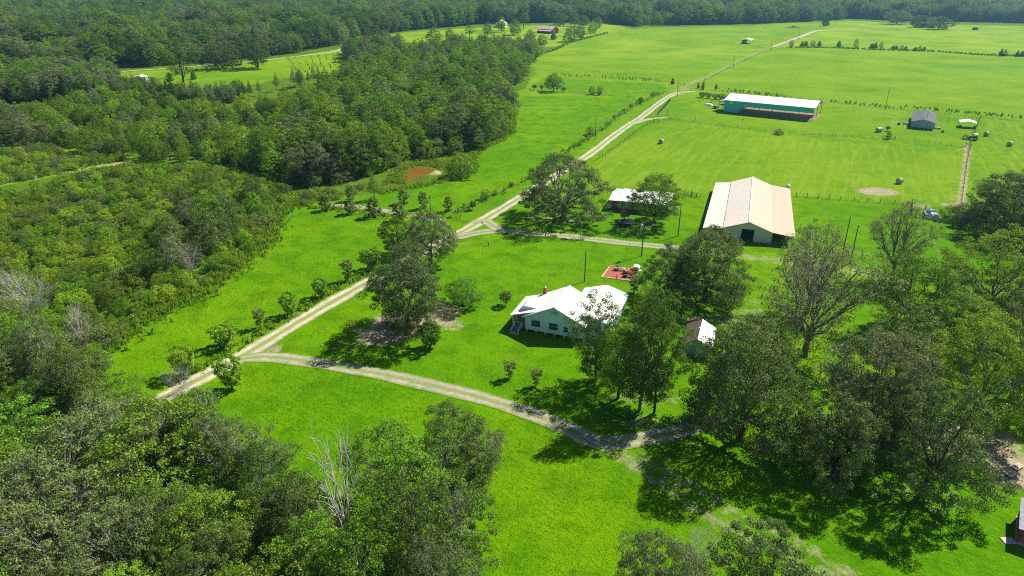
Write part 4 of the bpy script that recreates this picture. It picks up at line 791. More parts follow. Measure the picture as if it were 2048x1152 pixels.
# little gable over the porch
dz = lambda x: PZ0 + (PZ1 - PZ0) * (x + 3.1) / 5.15
ga, gb, gp = -1.9, 1.2, -.75
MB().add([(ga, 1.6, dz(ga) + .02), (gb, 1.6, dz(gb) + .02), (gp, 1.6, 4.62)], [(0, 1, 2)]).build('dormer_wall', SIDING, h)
dr = MB().add([(ga - .15, 1.45, dz(ga) + .0), (gp, 1.45, 4.72), (gp, 5.2, 4.72), (ga - .15, 5.2, dz(ga))], [(0, 1, 2, 3)]).add([(gp, 1.45, 4.72), (gb + .5, 1.45, dz(gb) + .12), (gb + .5, 5.2, dz(gb) + .12), (gp, 5.2, 4.72)], [(0, 1, 2, 3)]).build('dormer_roof', WHITE_ROOF, h)
ch = MB().box(.55, 1.25, 8.75, 9.35, 3.9, 5.3).build('chimney', BRICK, h); MB().box(.48, 1.32, 8.68, 9.42, 5.302, 5.42).build('cap', BRICK, ch); MB().lathe([(.16, 5.42), (.16, 5.6), (.2, 5.61), (.05, 5.7)], 10, (.9, 9.05)).build('flue', STEEL, ch)
# front steps
st = MB()
for i in range(4): st.box(-2.35, -.95, -.1 - .38 * i, .62 - .38 * i - (.0 if i else .02), .40 - .115 * i - .06, .40 - .115 * i)
st.build('steps', plain('grey_steps', (.3, .3, .3)), h); MB().box(-2.5, -.8, -1.95, -1.3, -.05, .06).build('step_pad', CONC, h)
for x in (-2.42, -.9):
    MB().beam((x, .6, 1.45), (x, -1.35, .85), .09, .09).build('handrail', TRIM, h); MB().beam((x, .6, 1.0), (x, -1.35, .4), .06, .06).build('handrail', TRIM, h)
    MB().box(x - .06, x + .06, -1.42, -1.3, 0, .92).build('handrail_post', TRIM, h); MB().box(x - .06, x + .06, .55, .67, .0, 1.5).build('handrail_post', TRIM, h)
# back wing
BX0, BX1, BRX, BE, BR = 7.1, 16.35, 11.75, 3.35, 4.75
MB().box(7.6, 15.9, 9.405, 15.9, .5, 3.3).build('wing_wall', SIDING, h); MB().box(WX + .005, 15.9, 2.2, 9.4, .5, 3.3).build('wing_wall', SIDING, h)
roof(h, 'roof_slope', WHITE_ROOF, [(BX0, 1.6, BE), (BX0, 16.35, BE), (BRX, 16.35, BR), (BRX, 1.6, BR)], .1, 30)
roof(h, 'roof_slope', WHITE_ROOF, [(BX1, 16.35, BE), (BX1, 1.6, BE), (BRX + .01, 1.6, BR), (BRX + .01, 16.35, BR)], .1, 30)
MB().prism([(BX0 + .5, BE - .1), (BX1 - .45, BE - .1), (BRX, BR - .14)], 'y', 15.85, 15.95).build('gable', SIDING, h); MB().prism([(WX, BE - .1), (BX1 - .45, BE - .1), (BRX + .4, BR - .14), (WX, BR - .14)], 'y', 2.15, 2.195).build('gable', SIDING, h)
window(h, 13, 1.3, 1.3, 1.3, 2.195, bars=1)
for y in (4.5, 8, 12): window(h, y, 1.3, 1.2, 1.3, 15.905, 'x', sign=1)
# big barn
A_B = math.radians(-18.6); bx, by = W(1180 + 1003 / 4.4478, 340 + 515 / 4.4478, 2.5)
b = thing('big_barn', 'long barn with cream metal roof, side lean-tos and a dark doorway in its gable', 'barn', (bx, by, 0), A_B)
BL = 45.3; E0, S0, RG = 2.5, 3.2, 5.3
roof(b, 'lean_to_roof', CREAM_ROOF, [(0, 0, E0), (.5, BL, E0), (5.45, BL, S0 - .22), (5.25, 0, S0 - .22)], .1, 18)
roof(b, 'roof_slope', CREAM_ROOF, [(5.0, -.05, S0), (5.2, BL, S0), (11.4, BL, RG), (11.2, -.05, RG)], .1, 18)
roof(b, 'roof_slope', TAN_ROOF, [(17.1, BL, S0 - .02), (17.0, -.05, S0 - .02), (11.21, -.05, RG), (11.41, BL, RG)], .1, 18)
roof(b, 'lean_to_roof', TAN_ROOF, [(22.6, BL, E0), (22.5, -.05, E0), (17.01, -.05, S0 - .03), (17.11, BL, S0 - .03)], .1, 18)
MB().beam((11.2, -.1, RG + .03), (11.4, BL, RG + .03), .5, .06).build('ridge_cap', CREAM_ROOF, b)
wy = .7
MB().add([(5.3, wy, 0), (9.55, wy, 0), (9.55, wy, 3.1), (9.55, wy, 4.62), (5.3, wy, 3.05)], [(0, 1, 2, 3, 4)]).build('gable_wall', GREYW, b)
MB().add([(12.75, wy, 0), (17.0, wy, 0), (17.0, wy, 3.05), (12.75, wy, 4.6), (12.75, wy, 3.1)], [(0, 1, 2, 3, 4)]).build('gable_wall', GREYW, b)
MB().add([(9.55, wy, 3.1), (12.75, wy, 3.1), (12.75, wy, 4.6), (11.2, wy, 5.15), (9.55, wy, 4.62)], [(0, 1, 2, 3, 4)]).build('gable_wall', GREYW, b)
MB().box(5.2, 5.3, wy + .01, 44.9, 0, 2.85).build('side_wall', GREYW, b); MB().box(17.0, 17.1, wy + .01, 44.9, 0, 2.85).build('side_wall', GREYW, b); MB().box(5.3, 17, 44.9, 45, 0, 3.0).build('rear_wall', GREYW, b)
MB().prism([(5.3, 3.0), (17, 3.0), (11.3, 5.1)], 'y', 44.9, 45).build('rear_gable', GREYW, b)
for x in (9.5, 12.7): MB().box(x, x + .12, wy - .06, wy - .005, 0, 3.2).build('door_jamb', GREYW, b)
MB().box(9.5, 12.82, wy - .06, wy - .005, 3.2, 3.3).build('door_header', GREYW, b); MB().beam((9.6, 3, 1.9), (12.7, 3, 1.9), .12, .15).build('cross_rail', WOODG, b)
for i in range(9):
    y = .4 + i * 5.5; MB().box(.35, .5, y, y + .15, 0, 2.42).build('post', POSTM, b); MB().box(22.1, 22.25, y, y + .15, 0, 2.42).build('post', POSTM, b)
MB().box(1, 5.15, 8, 8.1, 0, 2.5).build('partition', WOODG, b); MB().box(17.15, 22, 6, 6.1, 0, 2.4).build('partition', WOODG, b)
tx, ty_ = W(1574, 384); tk = thing('water_tank', 'white domed tank peeking over the far corner of the barn roof', 'tank', (tx, ty_, 0)); MB().lathe([(.7, 0), (.7, 1.9), (.65, 2.1), (.4, 2.4), (.15, 2.5), (.05, 2.52)], 18).build('tank_body', TRIM, tk); MB().lathe([(.2, 2.5), (.2, 2.6), (.02, 2.62)], 10).build('lid', TRIM, tk)
# white-roofed bungalow
gx, gy = W(1180 + 168 / 4.4478, 340 + 265 / 4.4478, 2.9)
g = thing('bungalow', 'low bungalow with stepped white metal roof and blue walls behind the rounded green tree', 'house', (gx, gy, 0), math.radians(-19))
PALEB = plain('pale_blue_wall', (.42, .56, .64), .6, .06)
roof(g, 'porch_roof', WHITE_ROOF, [(2.6, -.3, 2.95), (0, -.3, 2.95), (0, 6.0, 3.75), (2.6, 6.0, 3.75)], .1, 10); roof(g, 'porch_roof', WHITE_ROOF, [(0, 12, 2.95), (2.6, 12, 2.95), (2.6, 6.01, 3.75), (0, 6.01, 3.75)], .1, 10)
roof(g, 'roof_slope', WHITE_ROOF, [(17.5, -.5, 3.1), (2.5, -.5, 3.1), (2.5, 6.0, 4.35), (17.5, 6.0, 4.35)], .12, 26); roof(g, 'roof_slope', WHITE_ROOF, [(2.5, 12.4, 3.1), (17.5, 12.4, 3.1), (17.5, 6.01, 4.35), (2.5, 6.01, 4.35)], .12, 26)
MB().box(2.9, 17.1, .2, 11.8, .7, 3.1).build('wall', PALEB, g); MB().box(2.88, 17.12, .18, 11.82, 0, .7).build('foundation', BRICK, g); MB().box(.2, 2.87, .6, 11.4, 0, .75).build('porch_base', BRICK, g)
for x, y in ((.3, .7), (.3, 6), (.3, 11.1), (2.5, .7)): MB().box(x - .1, x + .1, y - .1, y + .1, .76, 2.9).build('porch_post', TRIM, g)
MB().box(.3, 2.5, .66, .72, 1.5, 1.58).build('porch_rail', TRIM, g); MB().prism([(.2, 3.2), (11.8, 3.2), (6, 4.2)], 'x', 17.02, 17.1).build('gable', PALEB, g)
for x in (3.6, 6.6, 10, 13.5): window(g, x, 1.3, 1.2, 1.3, .195)
window(g, 3, 1.3, 1.2, 1.3, 2.895, 'x'); window(g, 7.5, 1.3, 1.2, 1.3, 2.895, 'x')
# turquoise pole barn
A_T = math.radians(-33); tx, ty_ = W(1400 + 165 / 3.531, 150 + 262 / 3.531)
t_ = thing('pole_barn', 'long open pole barn with white roof and turquoise metal fascia', 'barn', (tx, ty_, 0), A_T)
TL, TD, TE, TR = 42.0, 20.0, 6.0, 7.9
roof(t_, 'roof_slope', WHITE_ROOF, [(TL + .4, -.4, TE), (-.4, -.4, TE), (-.4, TD / 2, TR), (TL + .4, TD / 2, TR)], .1, 42); roof(t_, 'roof_slope', WHITE_ROOF, [(-.4, TD + .4, TE), (TL + .4, TD + .4, TE), (TL + .4, TD / 2 + .01, TR), (-.4, TD / 2 + .01, TR)], .1, 42)
fs = MB().box(-.1, TL + .1, -.12, 0, 3.5, TE - .08).build('fascia', TEAL, t_); mb = MB()
for i in range(84): mb.box(i * .5 - .02, i * .5 + .03, -.15, -.121, 3.5, TE - .08)
mb.build('panel_rib', TEAL, fs, kind='stuff'); MB().box(-.1, TL + .1, TD, TD + .12, 5.4, TE - .08).build('fascia', TEAL, t_)
PINKG = plain('gable_lining', (.62, .42, .36), .7, .1); MB().prism([(.02, TE - 1.6), (TD / 2, TE - .2), (TD / 2, TR - .15), (.02, TE - .15)], 'x', TL - .1, TL).build('gable_panel', PINKG, t_); MB().prism([(TD / 2 + .01, TE - .2), (TD - .02, TE - .4), (TD - .02, TE - .15), (TD / 2 + .01, TR - .15)], 'x', TL - .1, TL).build('gable_panel', PINKG, t_)
for i in range(6):
    x = 11 + i * 6.15
    for y, z in ((.1, 3.5), (TD - .1, 5.4), (TD / 2, 7.6)):
        if y != TD / 2 or i == 5: MB().box(x - .12, x + .12, y - .12, y + .12, 0, z).build('post', RUST, t_)
    MB().beam((x, .1, 5.4), (x, TD / 2, 7.3), .1, .2).build('truss', RUST, t_); MB().beam((x, TD - .1, 5.4), (x, TD / 2, 7.3), .1, .2).build('truss', RUST, t_)
MB().box(0, 7.4, -.02, .08, .25, 3.49).build('wall', TEAL, t_); MB().box(7.3, 7.4, .09, 12, .2, 5.8).build('wall', TEAL, t_); MB().box(0, .1, .09, 12, .2, 5.9).build('wall', TEAL, t_); MB().box(.11, 7.29, 11.9, 12, .2, 6.0).build('wall', TEAL, t_)
for i in range(6): MB().box(.2 + i * 1.25, .9 + i * 1.25, .0, .06, 0, .245).build('footing', DARK, t_)
w_ = window(t_, 2.9, 4.4, 1.1, 1.1, -.125, bars=0); w_.children[0].data.materials[0] = TRIM
window(t_, 3.0, 1.2, 1.0, .8, -.03, bars=1)
roof(t_, 'porch_roof', STEEL, [(-.2, 2.4, 5.3), (-3.6, 2.4, 4.7), (-3.6, 9, 4.7), (-.2, 9, 5.3)], .08)
for y in (2.7, 8.7): MB().box(-3.4, -3.25, y, y + .15, 0, 4.6).build('post', POSTM, t_)
MB().box(-3.3, -.02, 2.9, 8.7, 2.7, 2.85).build('balcony', DECK, t_); MB().box(-3.3, -3.22, 2.9, 8.7, 3.6, 3.7).build('rail', TRIM, t_)
for i in range(5): MB().box(-2.9 + i * .55, -2.4 + i * .55, 1.5, 2.3, .3 + i * .5, .38 + i * .5).build('stair_tread', DECK, t_)
MB().add([(0, .2, .055), (TL + .5, .2, .055), (TL + .5, TD - .3, .055), (0, TD - .3, .055)], [(0, 1, 2, 3)]).build('dirt_floor', plain('barn_dirt', (.30, .20, .15), .95, .2, 1), t_)
# mobile home
mx, my = W(1400 + 1485 / 3.531, 150 + 375 / 3.531); mh = thing('mobile_home', 'blue-grey double-wide home with dark shingle roof in the fenced yard', 'house', (mx, my, 0), math.radians(-30))
MW, ML = 9.0, 28.0
MB().box(0, MW, 0, ML, .55, 3.0).build('wall', BLUEW, mh); MB().prism([(0, 3.0), (MW, 3.0), (MW / 2, 4.1)], 'y', 0.0, .1).build('gable', BLUEW, mh); MB().prism([(0, 3.0), (MW, 3.0), (MW / 2, 4.1)], 'y', ML - .1, ML).build('gable', BLUEW, mh)
roof(mh, 'roof_slope', SHING, [(-.35, -.35, 2.98), (-.35, ML + .35, 2.98), (MW / 2, ML + .35, 4.3), (MW / 2, -.35, 4.3)], .12); roof(mh, 'roof_slope', SHING, [(MW + .35, ML + .35, 2.98), (MW + .35, -.35, 2.98), (MW / 2 + .01, -.35, 4.3), (MW / 2 + .01, ML + .35, 4.3)], .12)
for i in range(9): MB().lathe([(.1, 3.9), (.1, 4.4), (.16, 4.42), (.02, 4.5)], 8, (MW / 2 + R.choice((-1.2, 1.2, .5)), 3 + i * 2.6)).build('roof_vent', DARK, mh)
for i in range(6): MB().box(.3 + i * 1.6, .8 + i * 1.6, .2, .7, 0, .545).build('pier', CONC, mh)
MB().box(.1, MW - .1, .9, ML - .2, .02, .54).build('skirting', DARK, mh); MB().box(MW + .003, MW + .05, .1, ML, .6, 2.9).build('siding', plain('sunlit_siding', (.72, .72, .70), .6, .05), mh)  # sun-side panel: sunlight put into a paler colour than the blue-grey wall
for y in (4, 10, 16, 22): window(mh, y, 1.5, 1.2, 1.1, MW + .055, 'x', sign=1)
for x0, x1, y0 in ((-3.2, -.05, 9), (MW + .1, MW + 2.9, 4)):
    d = MB().box(x0, x1, y0, y0 + 3, .5, .62).build('deck', DECK, mh)
    for xx in (x0 + .05, x1 - .15): MB().box(xx, xx + .1, y0, y0 + .1, 0, 1.6).build('rail_post', DECK, d)
    MB().box(x0, x1, y0 - .05, y0, 1.35, 1.45).build('rail', DECK, d); MB().box(x0, x1, y0 - .05, y0, .95, 1.02).build('rail', DECK, d)
    for i in range(3): MB().box(x0 + .6, x1 - .6, y0 - .4 - .35 * i, y0 - .06 - .35 * i, .4 - .15 * i, .46 - .15 * i).build('step', DECK, d)
# carport
cx, cyy = W(1400 + 1838 / 3.531, 150 + 335 / 3.531, 2.3); cp_ = thing('carport', 'small white metal carport beside the yard fence', 'carport', (cx, cyy, 0), math.radians(-27)); CW, CLn = 6.4, 6.5
roof(cp_, 'roof_slope', WHITE_ROOF, [(-.1, 0, 2.3), (-.1, CLn, 2.3), (CW / 2, CLn, 3.1), (CW / 2, 0, 3.1)], .08, 8); roof(cp_, 'roof_slope', WHITE_ROOF, [(CW + .1, CLn, 2.3), (CW + .1, 0, 2.3), (CW / 2 + .01, 0, 3.1), (CW / 2 + .01, CLn, 3.1)], .08, 8)
for x in (.05, CW - .15):
    for y in (.1, CLn / 2, CLn - .2): MB().box(x, x + .1, y, y + .1, 0, 2.28).build('post', STEEL, cp_)
for x in (.0, CW - .95): bn = MB().box(x + .1, x + .85, .35, 1.6, 0, .9); bn.build('storage_bin', DARK, cp_)
# green shed
sx, sy = W(1160 + 985 / 4.8, 480 + 1092 / 4.8); s_ = thing('green_shed', 'small pale green shed with one brown and one white roof slope', 'shed', (sx, sy, 0), math.radians(-20)); SW, SL = 4.6, 7.6
MB().box(0, SW, 0, SL, 0, 2.2).build('wall', GREENW, s_); MB().prism([(0, 2.2), (SW, 2.2), (SW / 2, 3.45)], 'y', 0, .08).build('gable', GREENW, s_); MB().prism([(0, 2.2), (SW, 2.2), (SW / 2, 3.45)], 'y', SL - .08, SL).build('gable', GREENW, s_)
br = roof(s_, 'roof_slope', BROWNR, [(-.4, -.35, 2.12), (-.4, SL + .3, 2.12), (SW / 2, SL + .3, 3.62), (SW / 2, -.35, 3.62)], .1); br['label'] = 'brown shingled roof slope'
MB().add([(SW / 2 - .1, 4.3, 3.585), (SW / 2 - .1, 4.8, 3.585), (SW / 2 - 1.2, 4.9, 2.87), (SW / 2 - 1.0, 4.5, 3.0)], [(0, 1, 2, 3)]).build('roof_patch', TRIM, br)
wr = roof(s_, 'roof_slope', WHITE_ROOF, [(SW + .4, SL + .3, 2.12), (SW + .4, -.35, 2.12), (SW / 2 + .01, -.35, 3.62), (SW / 2 + .01, SL + .3, 3.62)], .1, 10); wr['label'] = 'white metal roof slope'
MB().box(1.2, 2.1, -.05, -.003, 0, 1.95).build('door', plain('shed_door', (.25, .36, .32)), s_)
# red shed at the frame edge
rx, ry = W(2032, 1085); rs = thing('red_shed', 'open red timber shed with grey metal roof at the frame edge', 'shed', (rx, ry, 0), math.radians(-35))
for x in (0, 3.2):
    for y in (0, 2.6, 5.0): MB().box(x, x + .14, y, y + .14, 0, 2.35).build('post', REDP, rs)
for z in (.5, 1.1): MB().box(.15, 3.2, .03, .08, z, z + .14).build('rail', REDP, rs)
MB().box(0.03, .09, .15, 5, .1, 1.2).build('side_board', REDP, rs); MB().beam((.07, .1, .2), (.07, 2.6, 2.2), .06, .14).build('brace', REDP, rs); MB().box(.15, 3.2, 5.0, 5.1, 0, 2.3).build('back_wall', REDP, rs)
MB().box(-.1, 3.5, -.2, 5.3, .0, .08).build('floor_slab', CONC, rs); roof(rs, 'roof_sheet', plain('old_tin', (.22, .24, .27), .6, .25, 2), [(-.3, -.4, 2.35), (3.7, -.4, 2.55), (3.7, 5.6, 2.95), (-.3, 5.6, 2.75)], .06, 0)
x, y = W(2016, 1082); o = MB().box(-.7, .7, -.5, .5, 0, .12); o.v = [(a + x, c + y, d) for a, c, d in o.v]; o.build('concrete_pad', CONC, label='pale concrete slab on the grass at the red shed corner', cat='slab')
for i, (px, py) in enumerate([(2022, 950), (2034, 936)]):
    x, y = W(px, py); p = thing('plywood_sheet', ['tan board lying on leaf litter, the lower of two by the red shed', 'tan board lying on leaf litter, the upper of two by the red shed'][i], 'board', (x, y, 0), math.radians(30)); MB().box(-.9, .9, -.45, .45, .25, .31).build('sheet', plain('plywood', (.5, .42, .3)), p)
    for k in (-.6, .6): MB().box(k - .1, k + .1, -.4, .4, 0, .248).build('support', POSTM, p)
# ------------------------------------------------------------------ far buildings
def far_building(name, label, cat, px, py, ang, w, d, e, r, wallm, roofm, open_=False, winz=True, lean=False):
    x, y = W(px, py); t = thing(name, label, cat, (x, y, 0), math.radians(ang))
    if open_:
        for a in (0, w - .2):
            for b_ in (0, d - .2): MB().box(a, a + .2, b_, b_ + .2, 0, e).build('post', wallm, t)
        MB().box(0, w * .35, .3, d * .9, 0, e * .9).build('wall', wallm, t)
    else:
        MB().box(0, w, 0, d, 0, e).build('wall', wallm, t)
        for a in (0, d - .1): MB().prism([(0, e), (w, e), (w / 2, r - .1)], 'y', a, a + .1).build('gable', wallm, t)
        if winz:
            for k in range(3): window(t, d * (.12 + .3 * k), e * .4, d * .1, e * .3, -.002, 'x')
            window(t, w * .2, e * .4, w * .2, e * .35, -.002); MB().box(w * .55, w * .8, -.06, -.003, 0, e * .8).build('door', DARK, t)
    roof(t, 'roof_slope', roofm, [(-.4, -.4, e), (-.4, d + .4, e), (w / 2, d + .4, r), (w / 2, -.4, r)], .12); roof(t, 'roof_slope', roofm, [(w + .4, d + .4, e), (w + .4, -.4, e), (w / 2 + .01, -.4, r), (w / 2 + .01, d + .4, r)], .12)
    if lean:
        for s in (-1, 1):
            x0, x1 = (-4, -.45) if s < 0 else (w + .45, w + 4); zz = (e * .62, e * .85); z0, z1 = zz if s < 0 else zz[::-1]
            roof(t, 'lean_to_roof', roofm, [(x0, -.3, z0), (x0, d, z0), (x1, d, z1), (x1, -.3, z1)], .1)
            for b_ in (0, d / 2, d - .4): MB().box(x0 + .1 if s < 0 else x1 - .3, x0 + .3 if s < 0 else x1 - .1, b_, b_ + .2, 0, e * .6).build('post', wallm, t)
    return t
PINKR = metal('faded_roof', (.62, .50, .46))
far_building('red_barn', 'far red barn with faded roof and dark doorway beyond the tall wood', 'barn', 1105, 67.5, -24, 11, 24, 4.6, 7.6, REDP, PINKR, lean=True, winz=True).rotation_euler[2] = math.radians(48)
far_building('far_house', 'far white house with steep roof among oaks beyond the wood', 'house', 990, 55, -12, 13, 16, 4.5, 9.0, TRIM, CREAM_ROOF)
far_building('far_shed', 'far pale-roofed shelter under pines right of the red barn', 'shed', 1146, 48, -12, 14, 8, 3, 5, TRIM, CREAM_ROOF, True)
far_building('field_shelter', 'white-roofed livestock shelter with blue wall alone in the far field', 'shed', 1483, 87.5, 60, 8.5, 14, 3.6, 5.0, plain('blue_paint', (.06, .22, .36)), WHITE_ROOF, True).rotation_euler[2] = math.radians(-28)
far_building('far_house', 'far white house half hidden between two oaks at the back field', 'house', 1843, 54.5, -20, 15, 11, 4, 6.5, plain('grey_paint', (.55, .58, .62)), WHITE_ROOF)
far_building('far_shed', 'white-roofed shed on the far left meadow behind young pines', 'shed', 263, 166, 8, 9, 7, 3, 4.3, TRIM, WHITE_ROOF)
far_building('far_shed', 'small blue-roofed shed deep in the young wood', 'shed', 398, 205, 8, 4, 4, 3.4, 4.4, GREYW, plain('pale_blue_roof', (.45, .58, .66)))
far_building('far_shed', 'tiny blue-green roof showing in the scrubby wood', 'shed', 299, 245, 8, 3.6, 4, 3.4, 4.2, GREYW, plain('pale_blue_roof', (.45, .58, .66)))
far_building('far_shed', 'small white box shed at the edge of the far left meadow', 'shed', 719, 141, 8, 3, 3, 2.6, 3.2, TRIM, WHITE_ROOF, winz=False)
x, y = W(1950, 60); o = thing('blue_container', 'small blue container alone in the back field', 'container', (x, y, 0), .3); MB().box(-3, 3, -1.5, 1.5, .1, 3).build('body', plain('container_blue', (.03, .13, .22)), o)
for k in (-2.9, 0, 2.7): MB().box(k, k + .2, -1.55, 1.55, 0, 3.1).build('frame', plain('container_blue', (.03, .13, .22)), o)
# ------------------------------------------------------------------ utility poles and wires
def pole(px, py, h, label, arms=0, xf=False, lamp=False, r=.15):
    x, y = W(px, py); t = thing('utility_pole', label, 'pole', (x, y, 0), math.radians(-20), 'utility poles')
    MB().tube((0, 0, -.2), (0, 0, h), r, r * .65, 8).build('pole', POLE, t)
    if arms: MB().box(-1.0, 1.0, -.06, .06, h - .55, h - .43).build('crossarm', WOODG, t)
    for k in ((-.9, 0, .9) if arms else (0,)): MB().lathe([(.05, h - .43 if arms else h), (.08, h - .33 if arms else h + .08), (.03, h - .25 if arms else h + .16)], 6, (k, 0)).build('insulator', STEEL, t)
    if xf: MB().lathe([(.1, h - 2.45), (.3, h - 2.4), (.3, h - 1.5), (.22, h - 1.4), (.05, h - 1.38)], 12, (-.5, 0)).build('transformer', plain('transformer_grey', (.5, .53, .55), .4), t); MB().beam((-.5, 0, h - 1.9), (0, 0, h - 1.9), .08, .08).build('bracket', STEEL, t); MB().beam((0, 0, h - 2.2), (1.3, -.1, h - 2.3), .06, .06).build('lamp_arm', STEEL, t); MB().ball((1.35, -.1, h - 2.36), .22, .14, .08).build('lamp_head', TRIM, t); MB().beam((-.6, 0, h - .9), (.2, 0, h - .7), .06, .06).build('cutout_arm', TRIM, t)
    if lamp: MB().beam((0, 0, h - .1), (-.8, 0, h - .15), .06, .06).build('lamp_arm', STEEL, t); MB().ball((-.9, 0, h - .2), .3, .16, .1).build('lamp_head', TRIM, t)
    return (x, y, h)
def wire(a, b, sag, label, r=.03):
    mb = MB(); a, b = Vector(a), Vector(b); pr = a; n = 12
    for i in range(1, n + 1):
        t = i / n; p = a.lerp(b, t) - Vector((0, 0, sag * 4 * t * (1 - t))); mb.tube(pr, p, r, r, 3); pr = p
    return mb.build('overhead_wire', WIRE, label=label, cat='wire')
p1 = pole(1169, 563, 7.2, 'plain wooden pole on the lawn behind the farmhouse'); p2 = pole(1283, 512, 9.4, 'wooden pole with grey transformer between the bungalow and the playground', 1, True)
p3 = pole(1356, 472, 8.0, 'wooden pole with lamp at the corner of the bungalow yard', 0, False, True); p4 = pole(862, 441, 7.0, 'pole with a pale lamp by the grey path near the track', 0, False, True)
p5 = pole(1190, 280, 9.2, 'pole on the pasture fence beside the track'); p6 = pole(1354, 193, 9.0, 'pole at the bend of the track before the turquoise barn'); p7 = pole(1407, 180, 9.0, 'pole on the field corner beyond the track bend')
p8 = pole(1466, 137, 9.2, 'pole beside the grassy lane across the far fields, nearest the bend'); p9 = pole(1541, 104, 9.5, 'pole beside the grassy lane where the sand road starts'); p10 = pole(1597, 80, 9.5, 'pole beside the far sandy road'); p11 = pole(1640, 58, 9.5, 'pole where the far sandy road turns')
p12 = pole(1770, 219, 10.2, 'tall leaning pole on the fence behind the turquoise barn'); pole(1670, 51, 9, 'pole right of the lone dark tree in the back field'); pole(1700, 527, 9.5, 'pole in the paddock beside the moss-hung pecans, shorter of two'); pole(1684, 512, 10, 'thin pole in the paddock beside the moss-hung pecans'); pole(172, 305, 9, 'weathered grey pole in the young wood'); pole(497, 355, 7, 'grey pole at the wood edge above the scrub')
pole(1745, 247, 4, 'short lamp post by the mobile home', r=.06); pole(1893, 253, 4.5, 'thin yard post between the mobile home and carport', r=.06)
wire((*p2[:2], 7.0), (*p3[:2], 7.4), .5, 'service wire from the transformer pole to the lamp pole', .035); wire((*p2[:2], 8.9), (*p1[:2], 7.1), .7, 'wire from the transformer pole to the plain lawn pole', .02); wire((*p3[:2], 7.2), (*W(1325, 430, 3.4), 3.4), .3, 'service wire from the lamp pole to the bungalow', .02)
wire((*p2[:2], 6.6), (*W(1262, 478), .05), .0, 'guy wire left of the transformer pole', .035); wire((*p2[:2], 6.2), (*W(1291, 476), .05), .0, 'guy wire behind the transformer pole', .02); wire((*p1[:2], 6.9), (*W(1137, 570), .05), 0, 'guy wire of the plain lawn pole', .022)
# ------------------------------------------------------------------ fences and gates
POST = MB().tube((0, 0, -.1), (0, 0, 1.35), .075, .06, 6).mesh('post', POSTM)
def fence(px, sp, label, h=1.3, strands=4, rails=False, thick=1.0):
    pts = wpoly(px); path = smooth_path(pts, sp); t = thing('fence', label, 'fence', (0, 0, 0)); mb = MB()
    for i, p in enumerate(path):
        o = bpy.data.objects.new('post', POST); COL.objects.link(o); o.parent = t; o.location = (p.x, p.y, 0); o.scale = (thick, thick, h / 1.3 * R.uniform(.94, 1.06))
        if i and not rails:
            for k in range(strands): z = h * (.25 + .7 * k / max(1, strands - 1)); mb.tube((path[i - 1].x, path[i - 1].y, z), (p.x, p.y, z), .012, .012, 3)
        if i and rails:
            for k in range(3): z = h * (.3 + .3 * k); b_ = MB().beam((path[i - 1].x, path[i - 1].y, z), (p.x, p.y, z), .05, .14); b_.build('rail', POSTM, t)
    if not rails: mb.build('wire_strands', WIRE, t)
    return t
fence([(1592, 393), (1680, 400), (1760, 406), (1815, 411)], 2.8, 'post and wire fence behind the barn paddock', 1.4, thick=1.3); fence([(1822, 412), (1822, 430)], 3, 'two heavy gate posts at the end of the paddock fence', 1.9, thick=2.4)
fence([(1180, 386), (1270, 384), (1345, 388), (1400, 394)], 3.2, 'wire fence between the bungalow and the hay field', 1.2); fence([(1192, 322), (1240, 288), (1290, 252), (1318, 236)], 3.5, 'wire fence on the hay field side of the track', 1.2)
fence([(1340, 238), (1420, 249), (1500, 258), (1555, 266), (1640, 270), (1745, 276)], 5, 'wire fence between the hay field and the pole barn yard', 1.2); fence([(1765, 277), (1830, 282), (1880, 288), (1925, 296)], 5, 'wire fence below the mobile home', 1.2)
fence([(1358, 181), (1430, 181), (1500, 184), (1640, 202), (1780, 217), (1962, 235)], 6, 'long fence between the pole barn yard and the far field', 1.4, thick=1.5); fence([(1960, 236), (1950, 262), (1940, 292), (1930, 350), (1922, 408)], 5, 'fence along the bare soil strip right of the hay field', 1.4, thick=1.3)
fence([(1962, 235), (2060, 245), (2200, 262)], 7, 'fence between the far field and the bale field', 1.3); fence([(915, 427), (985, 394), (1045, 364), (1095, 332), (1150, 295), (1200, 264), (1250, 226), (1290, 202), (1330, 186)], 5, 'overgrown wire fence between the track and the pasture', 1.2)
fence([(1316, 229), (1326, 218), (1341, 201)], 1.5, 'dark board fence beside the pole barn entrance', 1.5, rails=True, thick=1.5); fence([(1040, 120), (1300, 160), (1390, 172)], 9, 'fence along the seedling rows above the pasture', 1.2)
fence([(1375, 176), (1420, 155), (1480, 125), (1540, 99), (1600, 76)], 9, 'fence on the left of the grassy lane', 1.2); fence([(1600, 94), (1760, 99), (1900, 106), (2060, 114)], 10, 'fence on the far hedge line', 1.3); fence([(1190, 70), (1300, 80), (1480, 90), (1530, 97)], 10, 'faint fence across the far left pasture', 1.2); fence([(1640, 503), (1690, 508), (1760, 512)], 3.2, 'dark wire fence across the paddock behind the pecans', 1.2)
fence([(1000, 185), (1060, 180), (1140, 186), (1200, 190), (1270, 196)], 7, 'wire fence between the two bright pastures', 1.2); fence([(230, 146), (420, 132), (600, 114)], 9, 'dark fence along the far road', 1.5, thick=2)
